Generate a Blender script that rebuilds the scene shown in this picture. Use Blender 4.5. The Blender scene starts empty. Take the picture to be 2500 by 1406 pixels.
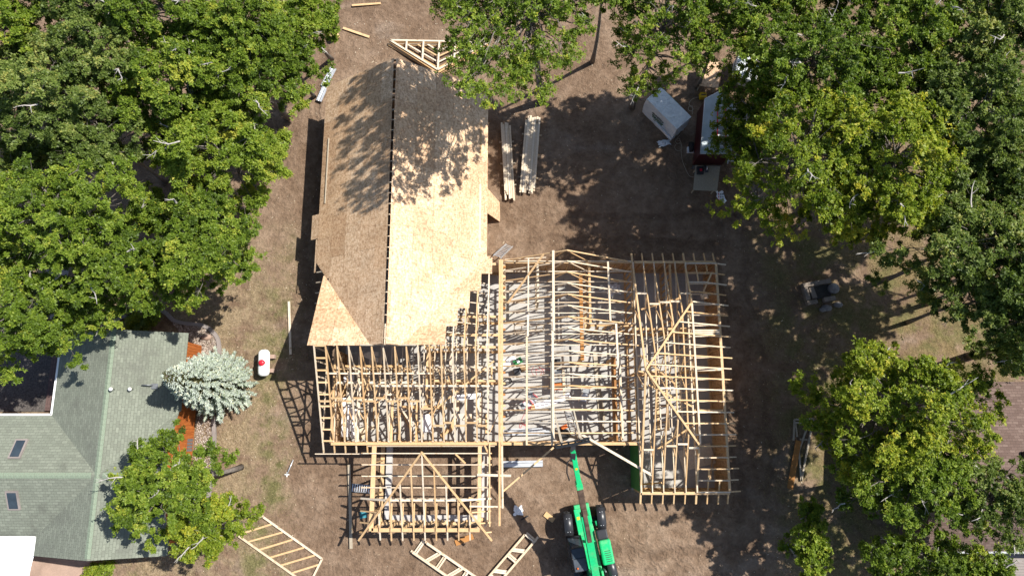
import bpy, math, random
import numpy as np
from mathutils import Vector, Matrix
R = math.radians
random.seed(7)
scene = bpy.context.scene
COL = scene.collection

# ---------------------------------------------------------------- camera, sky, sun, exposure
CAM_H = 41.5; TILT = R(11.5); F = 1667.0
cd = bpy.data.cameras.new('camera'); cd.lens = 24.0; cd.sensor_width = 36.0; cd.clip_end = 2000; cd.clip_start = 0.5
cam = bpy.data.objects.new('camera', cd); COL.objects.link(cam)
cam.location = (0, 0, CAM_H); cam.rotation_euler = (TILT, 0, 0)
scene.camera = cam

SUN = Vector((0.683, 0.265, 1.0)).normalized()
world = bpy.data.worlds.new('World'); scene.world = world; world.use_nodes = True
wt = world.node_tree
sky = wt.nodes.new('ShaderNodeTexSky'); sky.sky_type = 'NISHITA'; sky.sun_disc = False
sky.sun_elevation = math.asin(SUN.z); sky.sun_rotation = math.atan2(SUN.x, SUN.y)
bg = wt.nodes['Background']; bg.inputs[1].default_value = 0.085
wt.links.new(sky.outputs[0], bg.inputs[0])
sd = bpy.data.lights.new('sun', 'SUN'); sd.energy = 4.7; sd.angle = R(0.53); sd.color = (1.0, 0.955, 0.88)
sun = bpy.data.objects.new('sun', sd); COL.objects.link(sun)
sun.rotation_euler = SUN.to_track_quat('Z', 'Y').to_euler(); sun.location = (40, 16, 60)
vs = scene.view_settings
vs.view_transform = 'Standard'; vs.look = 'None'; vs.exposure = 0.85; vs.gamma = 1.0; vs.use_curve_mapping = False

# ---------------------------------------------------------------- helpers
_c, _s = math.cos(TILT), math.sin(TILT)
def at(px, py, z=0.0):
    """survey helper: a point read in the photograph at a known height -> metres on site"""
    u = (px - 1250.0) / F; v = -(py - 703.0) / F
    d = Vector((u, _s + v * _c, -_c + v * _s)); t = (CAM_H - z) / -d.z
    return Vector((d.x * t, d.y * t, z))

WL = {}
def wloc(o): return WL.get(o.name, Vector((0, 0, 0))) if o else Vector((0, 0, 0))
def tag(o, label=None, cat=None, group=None, kind=None):
    if label: o['label'] = label
    if cat: o['category'] = cat
    if group: o['group'] = group
    if kind: o['kind'] = kind
    return o
def empty(name, loc, label=None, cat=None, group=None):
    o = bpy.data.objects.new(name, None); o.empty_display_size = 0.2
    COL.objects.link(o); o.location = loc; WL[o.name] = Vector(loc)
    return tag(o, label, cat, group)
def link(me, name, mat, parent=None, loc=(0, 0, 0)):
    if mat and not me.materials: me.materials.append(mat)
    o = bpy.data.objects.new(name, me); COL.objects.link(o)
    loc = Vector(loc); WL[o.name] = loc
    o.parent = parent; o.location = loc - wloc(parent)
    return o

class MB:
    def __init__(s): s.v = []; s.f = []; s.sm = set()
    def add(s, vs_, fs_, smooth=False):
        n = len(s.v); s.v += [Vector(a) for a in vs_]
        for f in fs_:
            if smooth: s.sm.add(len(s.f))
            s.f.append([i + n for i in f])
        return s
    def hexa(s, p): # 8 points: bottom 0-3, top 4-7
        return s.add(p, [(3, 2, 1, 0), (4, 5, 6, 7), (0, 1, 5, 4), (1, 2, 6, 5), (2, 3, 7, 6), (3, 0, 4, 7)])
    def box(s, c, size, rz=0.0, M=None):
        c = Vector(c); x, y, z = size[0] / 2, size[1] / 2, size[2] / 2
        m = Matrix.Rotation(rz, 3, 'Z')
        p = [Vector(a) for a in ((-x, -y, -z), (x, -y, -z), (x, y, -z), (-x, y, -z), (-x, -y, z), (x, -y, z), (x, y, z), (-x, y, z))]
        p = [c + m @ a for a in p]
        if M: p = [M @ a for a in p]
        return s.hexa(p)
    def beam(s, a, b, w, h, up=(0, 0, 1)):
        """board whose TOP edge runs a->b, w wide, h deep below"""
        a = Vector(a); b = Vector(b); d = (b - a).normalized(); up = Vector(up)
        r = d.cross(up)
        if r.length < 1e-4: r = d.cross(Vector((0, 1, 0)))
        r.normalize(); u = r.cross(d).normalized()
        r *= w / 2; u *= h
        return s.hexa([a - r - u, a + r - u, b + r - u, b - r - u, a - r, a + r, b + r, b - r])
    def tube(s, pts, rad, n=6, cap=True, M=None):
        pts = [Vector(p) for p in pts]; k = len(pts)
        if not isinstance(rad, (list, tuple)): rad = [rad] * k
        vs_ = []; fs_ = []
        prev = None
        for i, p in enumerate(pts):
            d = (pts[min(i + 1, k - 1)] - pts[max(i - 1, 0)]).normalized()
            if prev is None: prev = d.orthogonal().normalized()
            x = (prev - d * prev.dot(d))
            x = x.normalized() if x.length > 1e-5 else d.orthogonal().normalized()
            prev = x; y = d.cross(x)
            for j in range(n):
                t = 2 * math.pi * j / n
                vs_.append(p + (x * math.cos(t) + y * math.sin(t)) * rad[i])
        for i in range(k - 1):
            for j in range(n):
                a = i * n + j; b = i * n + (j + 1) % n
                fs_.append((a, b, b + n, a + n))
        if cap: fs_ += [tuple(range(n))[::-1], tuple((k - 1) * n + j for j in range(n))]
        if M: vs_ = [M @ p for p in vs_]
        return s.add(vs_, fs_, n > 5)
    def lathe(s, prof, n=20, M=None, axis='Z'):
        vs_ = []; fs_ = []
        for r, z in prof:
            for j in range(n):
                t = 2 * math.pi * j / n
                p = (r * math.cos(t), r * math.sin(t), z)
                if axis == 'X': p = (z, p[0], p[1])
                if axis == 'Y': p = (p[0], z, p[1])
                vs_.append(Vector(p))
        k = len(prof)
        for i in range(k - 1):
            for j in range(n):
                a = i * n + j; b = i * n + (j + 1) % n
                fs_.append((a, b, b + n, a + n))
        fs_ += [tuple(range(n))[::-1], tuple((k - 1) * n + j for j in range(n))]
        if M: vs_ = [M @ p for p in vs_]
        return s.add(vs_, fs_, True)
    def prism(s, poly, dz, z0=None):
        """poly: list of 3D points, extruded downward by dz"""
        n = len(poly); t = [Vector(p) for p in poly]; b = [p - Vector((0, 0, dz)) for p in t]
        return s.add(t + b, [tuple(range(n)), tuple(range(n, 2 * n))[::-1]] + [(i, i + n, (i + 1) % n + n, (i + 1) % n)[::-1][::-1] for i in range(n)])
    def build(s, name, mat, parent=None, bevel=0):
        lo = Vector((min(p.x for p in s.v), min(p.y for p in s.v), min(p.z for p in s.v)))
        hi = Vector((max(p.x for p in s.v), max(p.y for p in s.v), max(p.z for p in s.v)))
        c = (lo + hi) / 2
        if parent is None: c.z = lo.z
        me = bpy.data.meshes.new(name)
        me.from_pydata([tuple(p - c) for p in s.v], [], s.f)
        if s.sm:
            fl = [i in s.sm for i in range(len(s.f))]
            me.polygons.foreach_set('use_smooth', fl)
        me.validate(); me.update()
        o = link(me, name, mat, parent, c)
        if bevel:
            m = o.modifiers.new('bevel', 'BEVEL'); m.width = bevel; m.segments = 2; m.limit_method = 'ANGLE'
        return o
def board(name, a, b, w, h, mat, parent=None, up=(0, 0, 1)):
    return MB().beam(a, b, w, h, up).build(name, mat, parent)

# ---------------------------------------------------------------- materials
class NT:
    def __init__(s, name):
        s.m = bpy.data.materials.new(name); s.m.use_nodes = True
        s.t = s.m.node_tree; s.b = s.t.nodes['Principled BSDF']; s.out = s.t.nodes['Material Output']
    def n(s, typ, **kw):
        x = s.t.nodes.new(typ)
        for k, v in kw.items(): setattr(x, k, v)
        return x
    def l(s, a, b): s.t.links.new(a, b)
    def pos(s): return s.n('ShaderNodeNewGeometry').outputs['Position']
    def obj(s): return s.n('ShaderNodeTexCoord').outputs['Object']
    def rnd(s): return s.n('ShaderNodeObjectInfo').outputs['Random']
    def mapv(s, vec, scale=(1, 1, 1), rot=(0, 0, 0)):
        m = s.n('ShaderNodeMapping'); m.inputs['Scale'].default_value = scale; m.inputs['Rotation'].default_value = rot
        s.l(vec, m.inputs['Vector']); return m.outputs[0]
    def noise(s, vec, scale, detail=4, rough=0.55, out=0):
        x = s.n('ShaderNodeTexNoise'); x.inputs['Scale'].default_value = scale; x.inputs['Detail'].default_value = detail
        x.inputs['Roughness'].default_value = rough; s.l(vec, x.inputs['Vector']); return x.outputs[out]
    def voro(s, vec, scale, feature='F1', out=0):
        x = s.n('ShaderNodeTexVoronoi'); x.feature = feature; x.inputs['Scale'].default_value = scale; s.l(vec, x.inputs['Vector']); return x.outputs[out]
    def ramp(s, fac, stops):
        x = s.n('ShaderNodeValToRGB'); e = x.color_ramp.elements
        while len(e) < len(stops): e.new(0.5)
        for i, (p, c) in enumerate(stops):
            e[i].position = p; e[i].color = (c[0], c[1], c[2], 1) if hasattr(c, '__len__') else (c, c, c, 1)
        s.l(fac, x.inputs[0]); return x.outputs[0]
    def mix(s, fac, a, b, mode='MIX'):
        x = s.n('ShaderNodeMix', data_type='RGBA', blend_type=mode)
        for i, v in ((0, fac), (6, a), (7, b)):
            if hasattr(v, 'default_value') or hasattr(v, 'is_linked'): s.l(v, x.inputs[i])
            elif i == 0: x.inputs[0].default_value = v
            else: x.inputs[i].default_value = (v[0], v[1], v[2], 1)
        return x.outputs[2]
    def math(s, op, a, b=0.0, clamp=False):
        x = s.n('ShaderNodeMath', operation=op); x.use_clamp = clamp
        for i, v in ((0, a), (1, b)):
            if hasattr(v, 'is_linked'): s.l(v, x.inputs[i])
            else: x.inputs[i].default_value = v
        return x.outputs[0]
    def sep(s, vec):
        x = s.n('ShaderNodeSeparateXYZ'); s.l(vec, x.inputs[0]); return x.outputs
    def smooth(s, v, a, b):
        x = s.n('ShaderNodeMapRange', interpolation_type='SMOOTHSTEP'); s.l(v, x.inputs[0])
        x.inputs[1].default_value = a; x.inputs[2].default_value = b; return x.outputs[0]
    def bump(s, h, strength=0.4, dist=0.02):
        x = s.n('ShaderNodeBump'); x.inputs['Strength'].default_value = strength; x.inputs['Distance'].default_value = dist
        s.l(h, x.inputs['Height']); s.l(x.outputs[0], s.b.inputs['Normal'])
    def set(s, color=None, rough=None, metal=None, spec=None):
        for k, v in (('Base Color', color), ('Roughness', rough), ('Metallic', metal), ('Specular IOR Level', spec)):
            if v is None: continue
            if hasattr(v, 'is_linked'): s.l(v, s.b.inputs[k])
            elif k == 'Base Color': s.b.inputs[k].default_value = (v[0], v[1], v[2], 1)
            else: s.b.inputs[k].default_value = v
        return s.m

def simple(name, c, rough=0.6, metal=0.0, var=0.18, scale=6.0, spec=0.4):
    n = NT(name); v = n.noise(n.obj(), scale, 4)
    col = n.ramp(v, [(0.3, [x * (1 - var) for x in c]), (0.7, [min(1, x * (1 + var)) for x in c])])
    return n.set(col, rough, metal, spec)

def lumber(name, c1, c2, c3):
    n = NT(name)
    base = n.ramp(n.rnd(), [(0.0, c1), (0.5, c2), (1.0, c3)])
    g = n.noise(n.mapv(n.obj(), (9, 9, 9)), 1.0, 5, 0.7)
    base = n.mix(0.5, base, n.ramp(g, [(0.3, (0.55, 0.5, 0.45)), (0.65, (1, 1, 1))]), 'MULTIPLY')
    sp = n.noise(n.obj(), 3.0, 2)
    base = n.mix(n.smooth(sp, 0.62, 0.75), base, (0.42, 0.30, 0.17))
    return n.set(base, 0.75, 0, 0.25)
M_LUM = lumber('new_lumber', (0.55, 0.360, 0.185), (0.62, 0.435, 0.245), (0.55, 0.345, 0.165))
M_LUM2 = lumber('pale_lumber', (0.62, 0.505, 0.365), (0.66, 0.575, 0.455), (0.58, 0.455, 0.310))
M_GREYLUM = lumber('weathered_lumber', (0.36, 0.31, 0.24), (0.42, 0.37, 0.29), (0.30, 0.25, 0.18))
M_LVL = lumber('engineered_beam', (0.34, 0.155, 0.045), (0.40, 0.19, 0.06), (0.30, 0.135, 0.045))

def osb_mat():
    n = NT('strand_board'); p = n.pos()
    q = n.mix(0.05, p, n.noise(p, 5.0, 2, out=1))
    s1 = n.voro(n.mapv(p, (17, 7, 9), (0, 0, 0.6)), 1.0, 'F1', 1)
    s2 = n.voro(n.mapv(p, (6, 15, 9), (0, 0, -0.5)), 1.3, 'F1', 1)
    k = n.math('MULTIPLY', n.math('ADD', n.sep(s1)[0], n.sep(s2)[1]), 0.5)
    col = n.ramp(k, [(0.10, (0.37, 0.240, 0.145)), (0.45, (0.56, 0.385, 0.243)), (0.85, (0.69, 0.525, 0.365))])
    pt = n.ramp(n.rnd(), [(0.0, (0.84, 0.76, 0.68)), (0.3, (0.99, 0.96, 0.92)), (0.7, (1.10, 1.09, 1.07)), (1.0, (0.92, 0.85, 0.77))])
    col = n.mix(1.0, col, pt, 'MULTIPLY')
    big = n.noise(p, 0.9, 3); col = n.mix(1.0, col, n.ramp(big, [(0.3, 0.86), (0.7, 1.06)]), 'MULTIPLY')
    # printed fastening grid, broken and wavering
    w = n.noise(p, 1.7, 2); xs = n.sep(q)
    def lines(a, per):
        f = n.math('FRACT', n.math('DIVIDE', n.math('ADD', a, n.math('MULTIPLY', w, 0.09)), per))
        return n.math('LESS_THAN', n.math('ABSOLUTE', n.math('SUBTRACT', f, 0.5)), 0.022)
    g = n.math('MAXIMUM', lines(xs[0], 0.33), lines(xs[1], 0.405))
    g = n.math('MULTIPLY', g, n.smooth(n.noise(p, 7.0, 3), 0.44, 0.58))
    col = n.mix(n.math('MULTIPLY', g, 0.5), col, (0.15, 0.08, 0.04))
    n.bump(k, 0.25, 0.006)
    return n.set(col, 0.62, 0, 0.3)
M_OSB = osb_mat()

def dirt_mat():
    n = NT('site_ground'); p = n.pos(); xyz = n.sep(p)
    a = n.noise(p, 0.16, 5, 0.6); b = n.noise(p, 1.3, 6, 0.65); c = n.noise(p, 9.0, 5, 0.7)
    dirt = n.ramp(b, [(0.25, (0.110, 0.071, 0.046)), (0.5, (0.160, 0.107, 0.071)), (0.75, (0.220, 0.155, 0.108))])
    dirt = n.mix(n.smooth(a, 0.42, 0.66), dirt, n.ramp(b, [(0.3, (0.172, 0.116, 0.077)), (0.7, (0.256, 0.184, 0.130))]))
    grey = n.noise(n.mapv(p, (0.5, 0.9, 1)), 0.35, 4, 0.6)
    dirt = n.mix(n.math('MULTIPLY', n.smooth(grey, 0.56, 0.72), 0.45), dirt, (0.27, 0.220, 0.178))
    straw = n.ramp(n.noise(p, 14.0, 5, 0.75), [(0.3, (0.125, 0.088, 0.050)), (0.5, (0.225, 0.168, 0.104)), (0.7, (0.340, 0.270, 0.180))])
    green = n.ramp(n.noise(p, 16.0, 4, 0.7), [(0.3, (0.052, 0.060, 0.018)), (0.7, (0.165, 0.155, 0.062))])
    gm = n.math('MULTIPLY', n.smooth(n.noise(p, 0.33, 5, 0.65), 0.50, 0.64), n.smooth(n.noise(p, 2.4, 4), 0.36, 0.62))
    # worn green verge between the lawn and the dirt
    vx = n.math('ADD', xyz[0], n.math('MULTIPLY', n.noise(p, 0.5, 3), 2.2))
    verge = n.math('MULTIPLY', n.smooth(vx, -15.2, -13.2), n.math('SUBTRACT', 1.0, n.smooth(vx, -12.6, -11.6)))
    verge = n.math('MULTIPLY', verge, n.smooth(n.noise(p, 1.1, 4), 0.40, 0.60))
    gm = n.math('MAXIMUM', n.math('MULTIPLY', gm, 0.6), n.math('MULTIPLY', verge, 0.85))
    lawn = n.mix(gm, straw, green)
    yel = n.ramp(n.noise(p, 12.0, 5, 0.7), [(0.3, (0.085, 0.064, 0.030)), (0.55, (0.180, 0.135, 0.066)), (0.8, (0.265, 0.205, 0.110))])
    wob = n.math('MULTIPLY', n.math('SUBTRACT', n.noise(p, 0.45, 5, 0.65), 0.5), 5.5)
    x2 = n.math('ADD', xyz[0], wob); y2 = n.math('ADD', xyz[1], wob)
    left = n.math('SUBTRACT', 1.0, n.smooth(x2, -14.2, -12.6))
    left = n.math('MULTIPLY', left, n.math('SUBTRACT', 1.0, n.smooth(y2, 8.5, 13.0)))
    right = n.smooth(x2, 14.2, 17.5)
    right = n.math('MULTIPLY', right, n.math('SUBTRACT', 1.0, n.math('MULTIPLY', n.smooth(y2, 10.0, 16.0), 0.4)))
    patch = n.smooth(n.noise(p, 0.7, 5, 0.6), 0.36, 0.56)
    col = n.mix(n.math('MULTIPLY', left, patch), dirt, lawn)
    col = n.mix(n.math('MULTIPLY', right, n.math('MULTIPLY', patch, 0.9)), col, n.mix(n.math('MINIMUM', n.math('MULTIPLY', n.smooth(n.noise(p, 0.5, 5, 0.65), 0.42, 0.60), 0.8), 0.8), yel, green))
    # crumbs: pale and dark specks
    v = n.voro(p, 5.5, 'F1'); vc = n.voro(p, 5.5, 'F1', 1)
    sp = n.math('MULTIPLY', n.math('LESS_THAN', v, 0.10), n.math('GREATER_THAN', n.sep(vc)[0], 0.55))
    col = n.mix(n.math('MULTIPLY', sp, 0.55), col, (0.36, 0.30, 0.23))
    md = n.noise(p, 3.6, 5, 0.7)
    col = n.mix(0.62, col, n.ramp(md, [(0.28, 0.58), (0.5, 1.0), (0.72, 1.36)]), 'MULTIPLY')
    col = n.mix(0.42, col, n.ramp(c, [(0.28, 0.55), (0.5, 1.0), (0.72, 1.4)]), 'MULTIPLY')
    h = n.math('ADD', n.math('MULTIPLY', b, 1.2), n.math('ADD', n.math('MULTIPLY', c, 0.22), n.math('MULTIPLY', md, 0.7)))
    # compacted damp wheel tracks across the yard
    tk = None
    for (ax, c0, lo, hi) in ((0, 13.2, -7.0, 26.0), (0, 15.0, -7.0, 22.0), (1, -6.9, 5.0, 16.0), (1, -8.5, 5.5, 16.0), (1, 11.3, 0.0, 14.0), (1, 13.1, 1.5, 14.0), (0, -12.55, 6.0, 26.0)):
        wv_ = n.math('ADD', xyz[ax], n.math('MULTIPLY', n.math('SUBTRACT', n.noise(p, 0.16, 2), 0.5), 3.2))
        d_ = n.math('ABSOLUTE', n.math('SUBTRACT', wv_, c0))
        k_ = n.math('SUBTRACT', 1.0, n.smooth(d_, 0.12, 0.38))
        o_ = xyz[1 - ax]
        k_ = n.math('MULTIPLY', k_, n.math('MULTIPLY', n.smooth(o_, lo, lo + 1.5), n.math('SUBTRACT', 1.0, n.smooth(o_, hi - 1.5, hi))))
        tk = k_ if tk is None else n.math('MAXIMUM', tk, k_)
    tk = n.math('MULTIPLY', tk, n.smooth(n.noise(p, 0.7, 4, 0.6), 0.36, 0.55))
    col = n.mix(n.math('MULTIPLY', tk, 0.42), col, (0.085, 0.055, 0.037))
    h = n.math('SUBTRACT', h, n.math('MULTIPLY', tk, 0.45))
    # wheel ruts and cleat marks of the handler
    tr = n.math('MULTIPLY', n.smooth(xyz[0], 4.5, 6.5), n.math('SUBTRACT', 1.0, n.smooth(xyz[0], 12.0, 14.0)))
    tr = n.math('MULTIPLY', tr, n.math('SUBTRACT', 1.0, n.smooth(xyz[1], -5.2, -4.4)))
    ww = n.n('ShaderNodeTexWave', wave_type='BANDS', bands_direction='DIAGONAL'); ww.inputs['Scale'].default_value = 1.15
    ww.inputs['Distortion'].default_value = 9.0; ww.inputs['Detail'].default_value = 3.0; ww.inputs['Detail Scale'].default_value = 1.6
    n.l(p, ww.inputs['Vector'])
    h = n.math('ADD', h, n.math('MULTIPLY', n.math('MULTIPLY', n.math('MULTIPLY', tr, n.smooth(n.noise(p, 0.9, 3), 0.45, 0.62)), ww.outputs[1]), 0.22))
    n.bump(h, 1.0, 0.16)
    return n.set(col, 0.95, 0, 0.1)
M_GROUND = dirt_mat()

def concrete_mat(name, c, stain=0.3):
    n = NT(name); p = n.pos()
    v = n.noise(p, 0.8, 6, 0.65); f = n.noise(p, 14, 4, 0.7)
    col = n.ramp(v, [(0.25, [x * 0.72 for x in c]), (0.5, c), (0.75, [x * 1.14 for x in c])])
    col = n.mix(0.5, col, n.ramp(f, [(0.3, 0.78), (0.7, 1.15)]), 'MULTIPLY')
    st = n.noise(n.mapv(p, (0.5, 1.3, 1)), 1.1, 5, 0.7)
    col = n.mix(n.math('MULTIPLY', n.smooth(st, 0.58, 0.72), stain), col, (0.13, 0.10, 0.075))
    n.bump(f, 0.2, 0.004)
    return n.set(col, 0.85, 0, 0.2)
M_CONC = concrete_mat('slab_concrete', (0.385, 0.370, 0.345), 0.22)
M_FOOT = concrete_mat('footing_concrete', (0.44, 0.42, 0.40), 0.15)
M_PATIO = concrete_mat('pink_patio', (0.33, 0.235, 0.185), 0.2)
M_KERB = concrete_mat('kerb_concrete', (0.235, 0.205, 0.19), 0.2)
M_BLOCK = concrete_mat('mossy_block', (0.20, 0.165, 0.135), 0.5)

def shingle_mat(name, c1, c2, c3, rot, worn):
    n = NT(name); p = n.pos()
    b = n.n('ShaderNodeTexBrick'); b.offset = 0.5
    b.inputs['Scale'].default_value = 1.0; b.inputs['Brick Width'].default_value = 0.30; b.inputs['Row Height'].default_value = 0.145
    b.inputs['Mortar Size'].default_value = 0.010; b.inputs['Mortar Smooth'].default_value = 0.3; b.inputs['Bias'].default_value = 0.0
    b.inputs['Color1'].default_value = (0.0, 0, 0, 1); b.inputs['Color2'].default_value = (1, 1, 1, 1); b.inputs['Mortar'].default_value = (0.25, 0.25, 0.25, 1)
    n.l(n.mapv(p, (1, 1, 1), (0, 0, rot)), b.inputs['Vector'])
    col = n.ramp(b.outputs[0], [(0.0, c1), (0.55, c2), (1.0, c3)])
    col = n.mix(n.math('MULTIPLY', b.outputs[1], 0.4), col, [x * 0.45 for x in c1])
    w = n.noise(p, 0.45, 6, 0.7); col = n.mix(n.math('MULTIPLY', n.smooth(w, 0.52, 0.70), 0.7), col, worn)
    g = n.noise(p, 26, 3, 0.8); col = n.mix(0.55, col, n.ramp(g, [(0.3, 0.65), (0.7, 1.3)]), 'MULTIPLY')
    n.bump(n.math('SUBTRACT', n.math('MULTIPLY', n.sep(b.outputs[0])[0], 0.5), b.outputs[1]), 0.6, 0.012)
    return n.set(col, 0.9, 0, 0.2)
G1, G2, G3 = (0.152, 0.164, 0.132), (0.172, 0.188, 0.150), (0.196, 0.212, 0.170)
M_SHG_X = shingle_mat('green_shingle', G1, G2, G3, 0, (0.098, 0.102, 0.085))
M_SHG_Y = shingle_mat('green_shingle_across', G1, G2, G3, R(90), (0.12, 0.125, 0.105))
M_SHB = shingle_mat('brown_shingle', (0.108, 0.072, 0.059), (0.138, 0.095, 0.079), (0.168, 0.120, 0.100), 0, (0.12, 0.10, 0.09))
M_RIDGE = simple('ridge_cap_shingle', (0.175, 0.215, 0.158), 0.9, 0, 0.25, 22)

def siding_mat():
    n = NT('orange_stained_siding'); p = n.obj()
    g = n.noise(n.mapv(p, (4, 4, 0.6)), 3, 4)
    return n.set(n.ramp(g, [(0.3, (0.22, 0.055, 0.012)), (0.7, (0.46, 0.145, 0.032))]), 0.55, 0, 0.4)
M_SIDING = siding_mat()
M_DECK = simple('brown_deck_board', (0.10, 0.062, 0.055), 0.7, 0, 0.3, 5)
M_WHITE = simple('white_paint', (0.78, 0.78, 0.76), 0.45, 0, 0.04)
M_TANK = simple('white_tank_paint', (0.82, 0.82, 0.80), 0.35, 0, 0.02)
M_RED = simple('red_plastic', (0.55, 0.02, 0.035), 0.35, 0, 0.1)
M_DKRED = simple('dark_red_paint', (0.038, 0.006, 0.008), 0.35, 0, 0.15)
M_SAIL = simple('white_canopy_cloth', (0.82, 0.83, 0.85), 0.8, 0, 0.03)
M_ALU = simple('aluminium', (0.62, 0.64, 0.66), 0.35, 0.6, 0.12, 4)
M_STEEL = simple('grey_steel', (0.22, 0.23, 0.24), 0.5, 0.5, 0.2)
M_ROOFMET = simple('trailer_roof_metal', (0.40, 0.45, 0.47), 0.45, 0.3, 0.12, 2)
M_BLACK = simple('black_rubber', (0.018, 0.018, 0.019), 0.75, 0, 0.3, 5)
M_BLKPL = simple('black_plastic', (0.025, 0.026, 0.03), 0.35, 0, 0.2, 3)
M_YEL = simple('yellow_plastic', (0.62, 0.38, 0.01), 0.5, 0, 0.1)
M_ORG = simple('orange_plastic', (0.62, 0.13, 0.02), 0.45, 0, 0.1)
M_GRN = simple('green_paint', (0.004, 0.47, 0.155), 0.33, 0, 0.10, 1.4, 0.5)
def dusty_paint():
    n = NT('dusty_green_paint'); p = n.pos()
    d = n.smooth(n.noise(p, 1.6, 6, 0.7), 0.46, 0.70); g = n.noise(p, 9, 4, 0.7)
    col = n.ramp(g, [(0.3, (0.006, 0.36, 0.12)), (0.7, (0.012, 0.48, 0.165))])
    col = n.mix(n.math('MULTIPLY', d, 0.30), col, (0.24, 0.22, 0.13))
    col = n.mix(n.math('MULTIPLY', n.math('GREATER_THAN', n.noise(p, 5, 5, 0.8), 0.68), 0.7), col, (0.05, 0.05, 0.04))
    return n.set(col, n.ramp(d, [(0, 0.3), (1, 0.65)]), 0, 0.45)
M_GRN = dusty_paint()
M_GREENBOX = simple('dark_green_plastic', (0.008, 0.14, 0.035), 0.5, 0, 0.1)
M_ZIP = simple('green_wall_board', (0.045, 0.17, 0.035), 0.6, 0, 0.12, 3)
M_GALV = simple('worn_boom_steel', (0.115, 0.075, 0.052), 0.45, 0.4, 0.55, 3)
M_GLASS = simple('smoked_glass', (0.035, 0.048, 0.062), 0.16, 0.0, 0.2, 2, 0.35)
M_WRAP = NT('white_wrap_film')
_n = M_WRAP; _v = _n.noise(_n.obj(), 2.2, 6, 0.7)
_n.bump(_v, 1.0, 0.28); M_WRAP = _n.set(_n.ramp(_v, [(0.3, (0.60, 0.64, 0.66)), (0.7, (0.78, 0.80, 0.80))]), 0.28, 0, 0.6)
M_PLAS = simple('clear_plastic_sheet', (0.66, 0.69, 0.72), 0.22, 0, 0.12, 5, 0.7)
M_INK = simple('dark_print', (0.03, 0.045, 0.04), 0.6, 0, 0.1)
M_GINK = simple('green_print', (0.03, 0.10, 0.055), 0.6, 0, 0.1)
M_STONE = simple('grey_stone', (0.19, 0.175, 0.165), 0.85, 0, 0.4, 4)
M_TEAL = simple('teal_cloth', (0.04, 0.20, 0.24), 0.8, 0, 0.3)
M_BARK = NT('oak_bark'); _n = M_BARK; _v = _n.noise(_n.mapv(_n.pos(), (6, 6, 1.5)), 2.0, 5, 0.7)
_n.bump(_v, 0.7, 0.03); M_BARK = _n.set(_n.ramp(_v, [(0.3, (0.075, 0.062, 0.05)), (0.7, (0.24, 0.215, 0.19))]), 0.9, 0, 0.15)
M_TWIG = simple('pale_dead_twig', (0.36, 0.335, 0.31), 0.85, 0, 0.2)

def leaf_mat(name, dark, mid, light, gloss=0.5):
    n = NT(name)
    at_ = n.n('ShaderNodeAttribute', attribute_name='v')
    col = n.ramp(at_.outputs['Fac'], [(0.0, dark), (0.5, mid), (0.93, light), (1.0, (light[0] * 1.5, light[1] * 1.15, light[2]))])
    n.set(col, gloss, 0, 0.24)
    tr = n.n('ShaderNodeBsdfTranslucent'); n.l(n.mix(1.0, col, (1.25, 1.35, 0.6), 'MULTIPLY'), tr.inputs[0])
    mx = n.n('ShaderNodeMixShader'); mx.inputs[0].default_value = 0.38
    n.l(n.b.outputs[0], mx.inputs[1]); n.l(tr.outputs[0], mx.inputs[2]); n.l(mx.outputs[0], n.out.inputs[0])
    return n.m
L_OAK = leaf_mat('oak_leaf', (0.050, 0.086, 0.010), (0.130, 0.198, 0.018), (0.262, 0.325, 0.046))
L_DARK = leaf_mat('dark_leaf', (0.050, 0.080, 0.016), (0.120, 0.172, 0.032), (0.240, 0.285, 0.078), 0.48)
L_LIME = leaf_mat('lime_leaf', (0.085, 0.140, 0.012), (0.175, 0.245, 0.024), (0.290, 0.340, 0.050))
L_YEL = leaf_mat('yellowing_leaf', (0.075, 0.120, 0.010), (0.185, 0.245, 0.020), (0.345, 0.365, 0.042))
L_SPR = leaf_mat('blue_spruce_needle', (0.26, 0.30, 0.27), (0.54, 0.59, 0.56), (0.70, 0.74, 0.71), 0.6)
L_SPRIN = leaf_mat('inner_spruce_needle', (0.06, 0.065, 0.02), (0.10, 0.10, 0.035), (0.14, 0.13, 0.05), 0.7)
L_GRASS = leaf_mat('dry_grass_blade', (0.075, 0.082, 0.028), (0.24, 0.195, 0.105), (0.38, 0.31, 0.19), 0.7)

# ---------------------------------------------------------------- ground
def np_mesh(name, V, n_per, attr=None):
    """V: (faces*n_per,3) unshared corners"""
    V = np.asarray(V, dtype=np.float32); nv = len(V); nf = nv // n_per
    me = bpy.data.meshes.new(name)
    me.vertices.add(nv); me.vertices.foreach_set('co', V.ravel())
    me.loops.add(nv); me.loops.foreach_set('vertex_index', np.arange(nv, dtype=np.int32))
    me.polygons.add(nf); me.polygons.foreach_set('loop_start', np.arange(0, nv, n_per, dtype=np.int32))
    me.polygons.foreach_set('loop_total', np.full(nf, n_per, dtype=np.int32))
    if attr is not None:
        a = me.attributes.new('v', 'FLOAT', 'FACE'); a.data.foreach_set('value', np.asarray(attr, dtype=np.float32))
    me.update(); return me
def relief(x, y):
    h = 0.018 * np.sin(x * 1.3 + 0.7 * np.sin(y * 0.9)) + 0.016 * np.sin(y * 1.7 + 1.1 * np.sin(x * 0.6) + 2)
    h += 0.010 * np.sin(x * 3.9 + y * 2.1) * np.sin(y * 4.3 - x * 1.2) + 0.02 * np.sin(x * 0.35 + 1) * np.sin(y * 0.41)
    return h - 0.045
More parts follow.
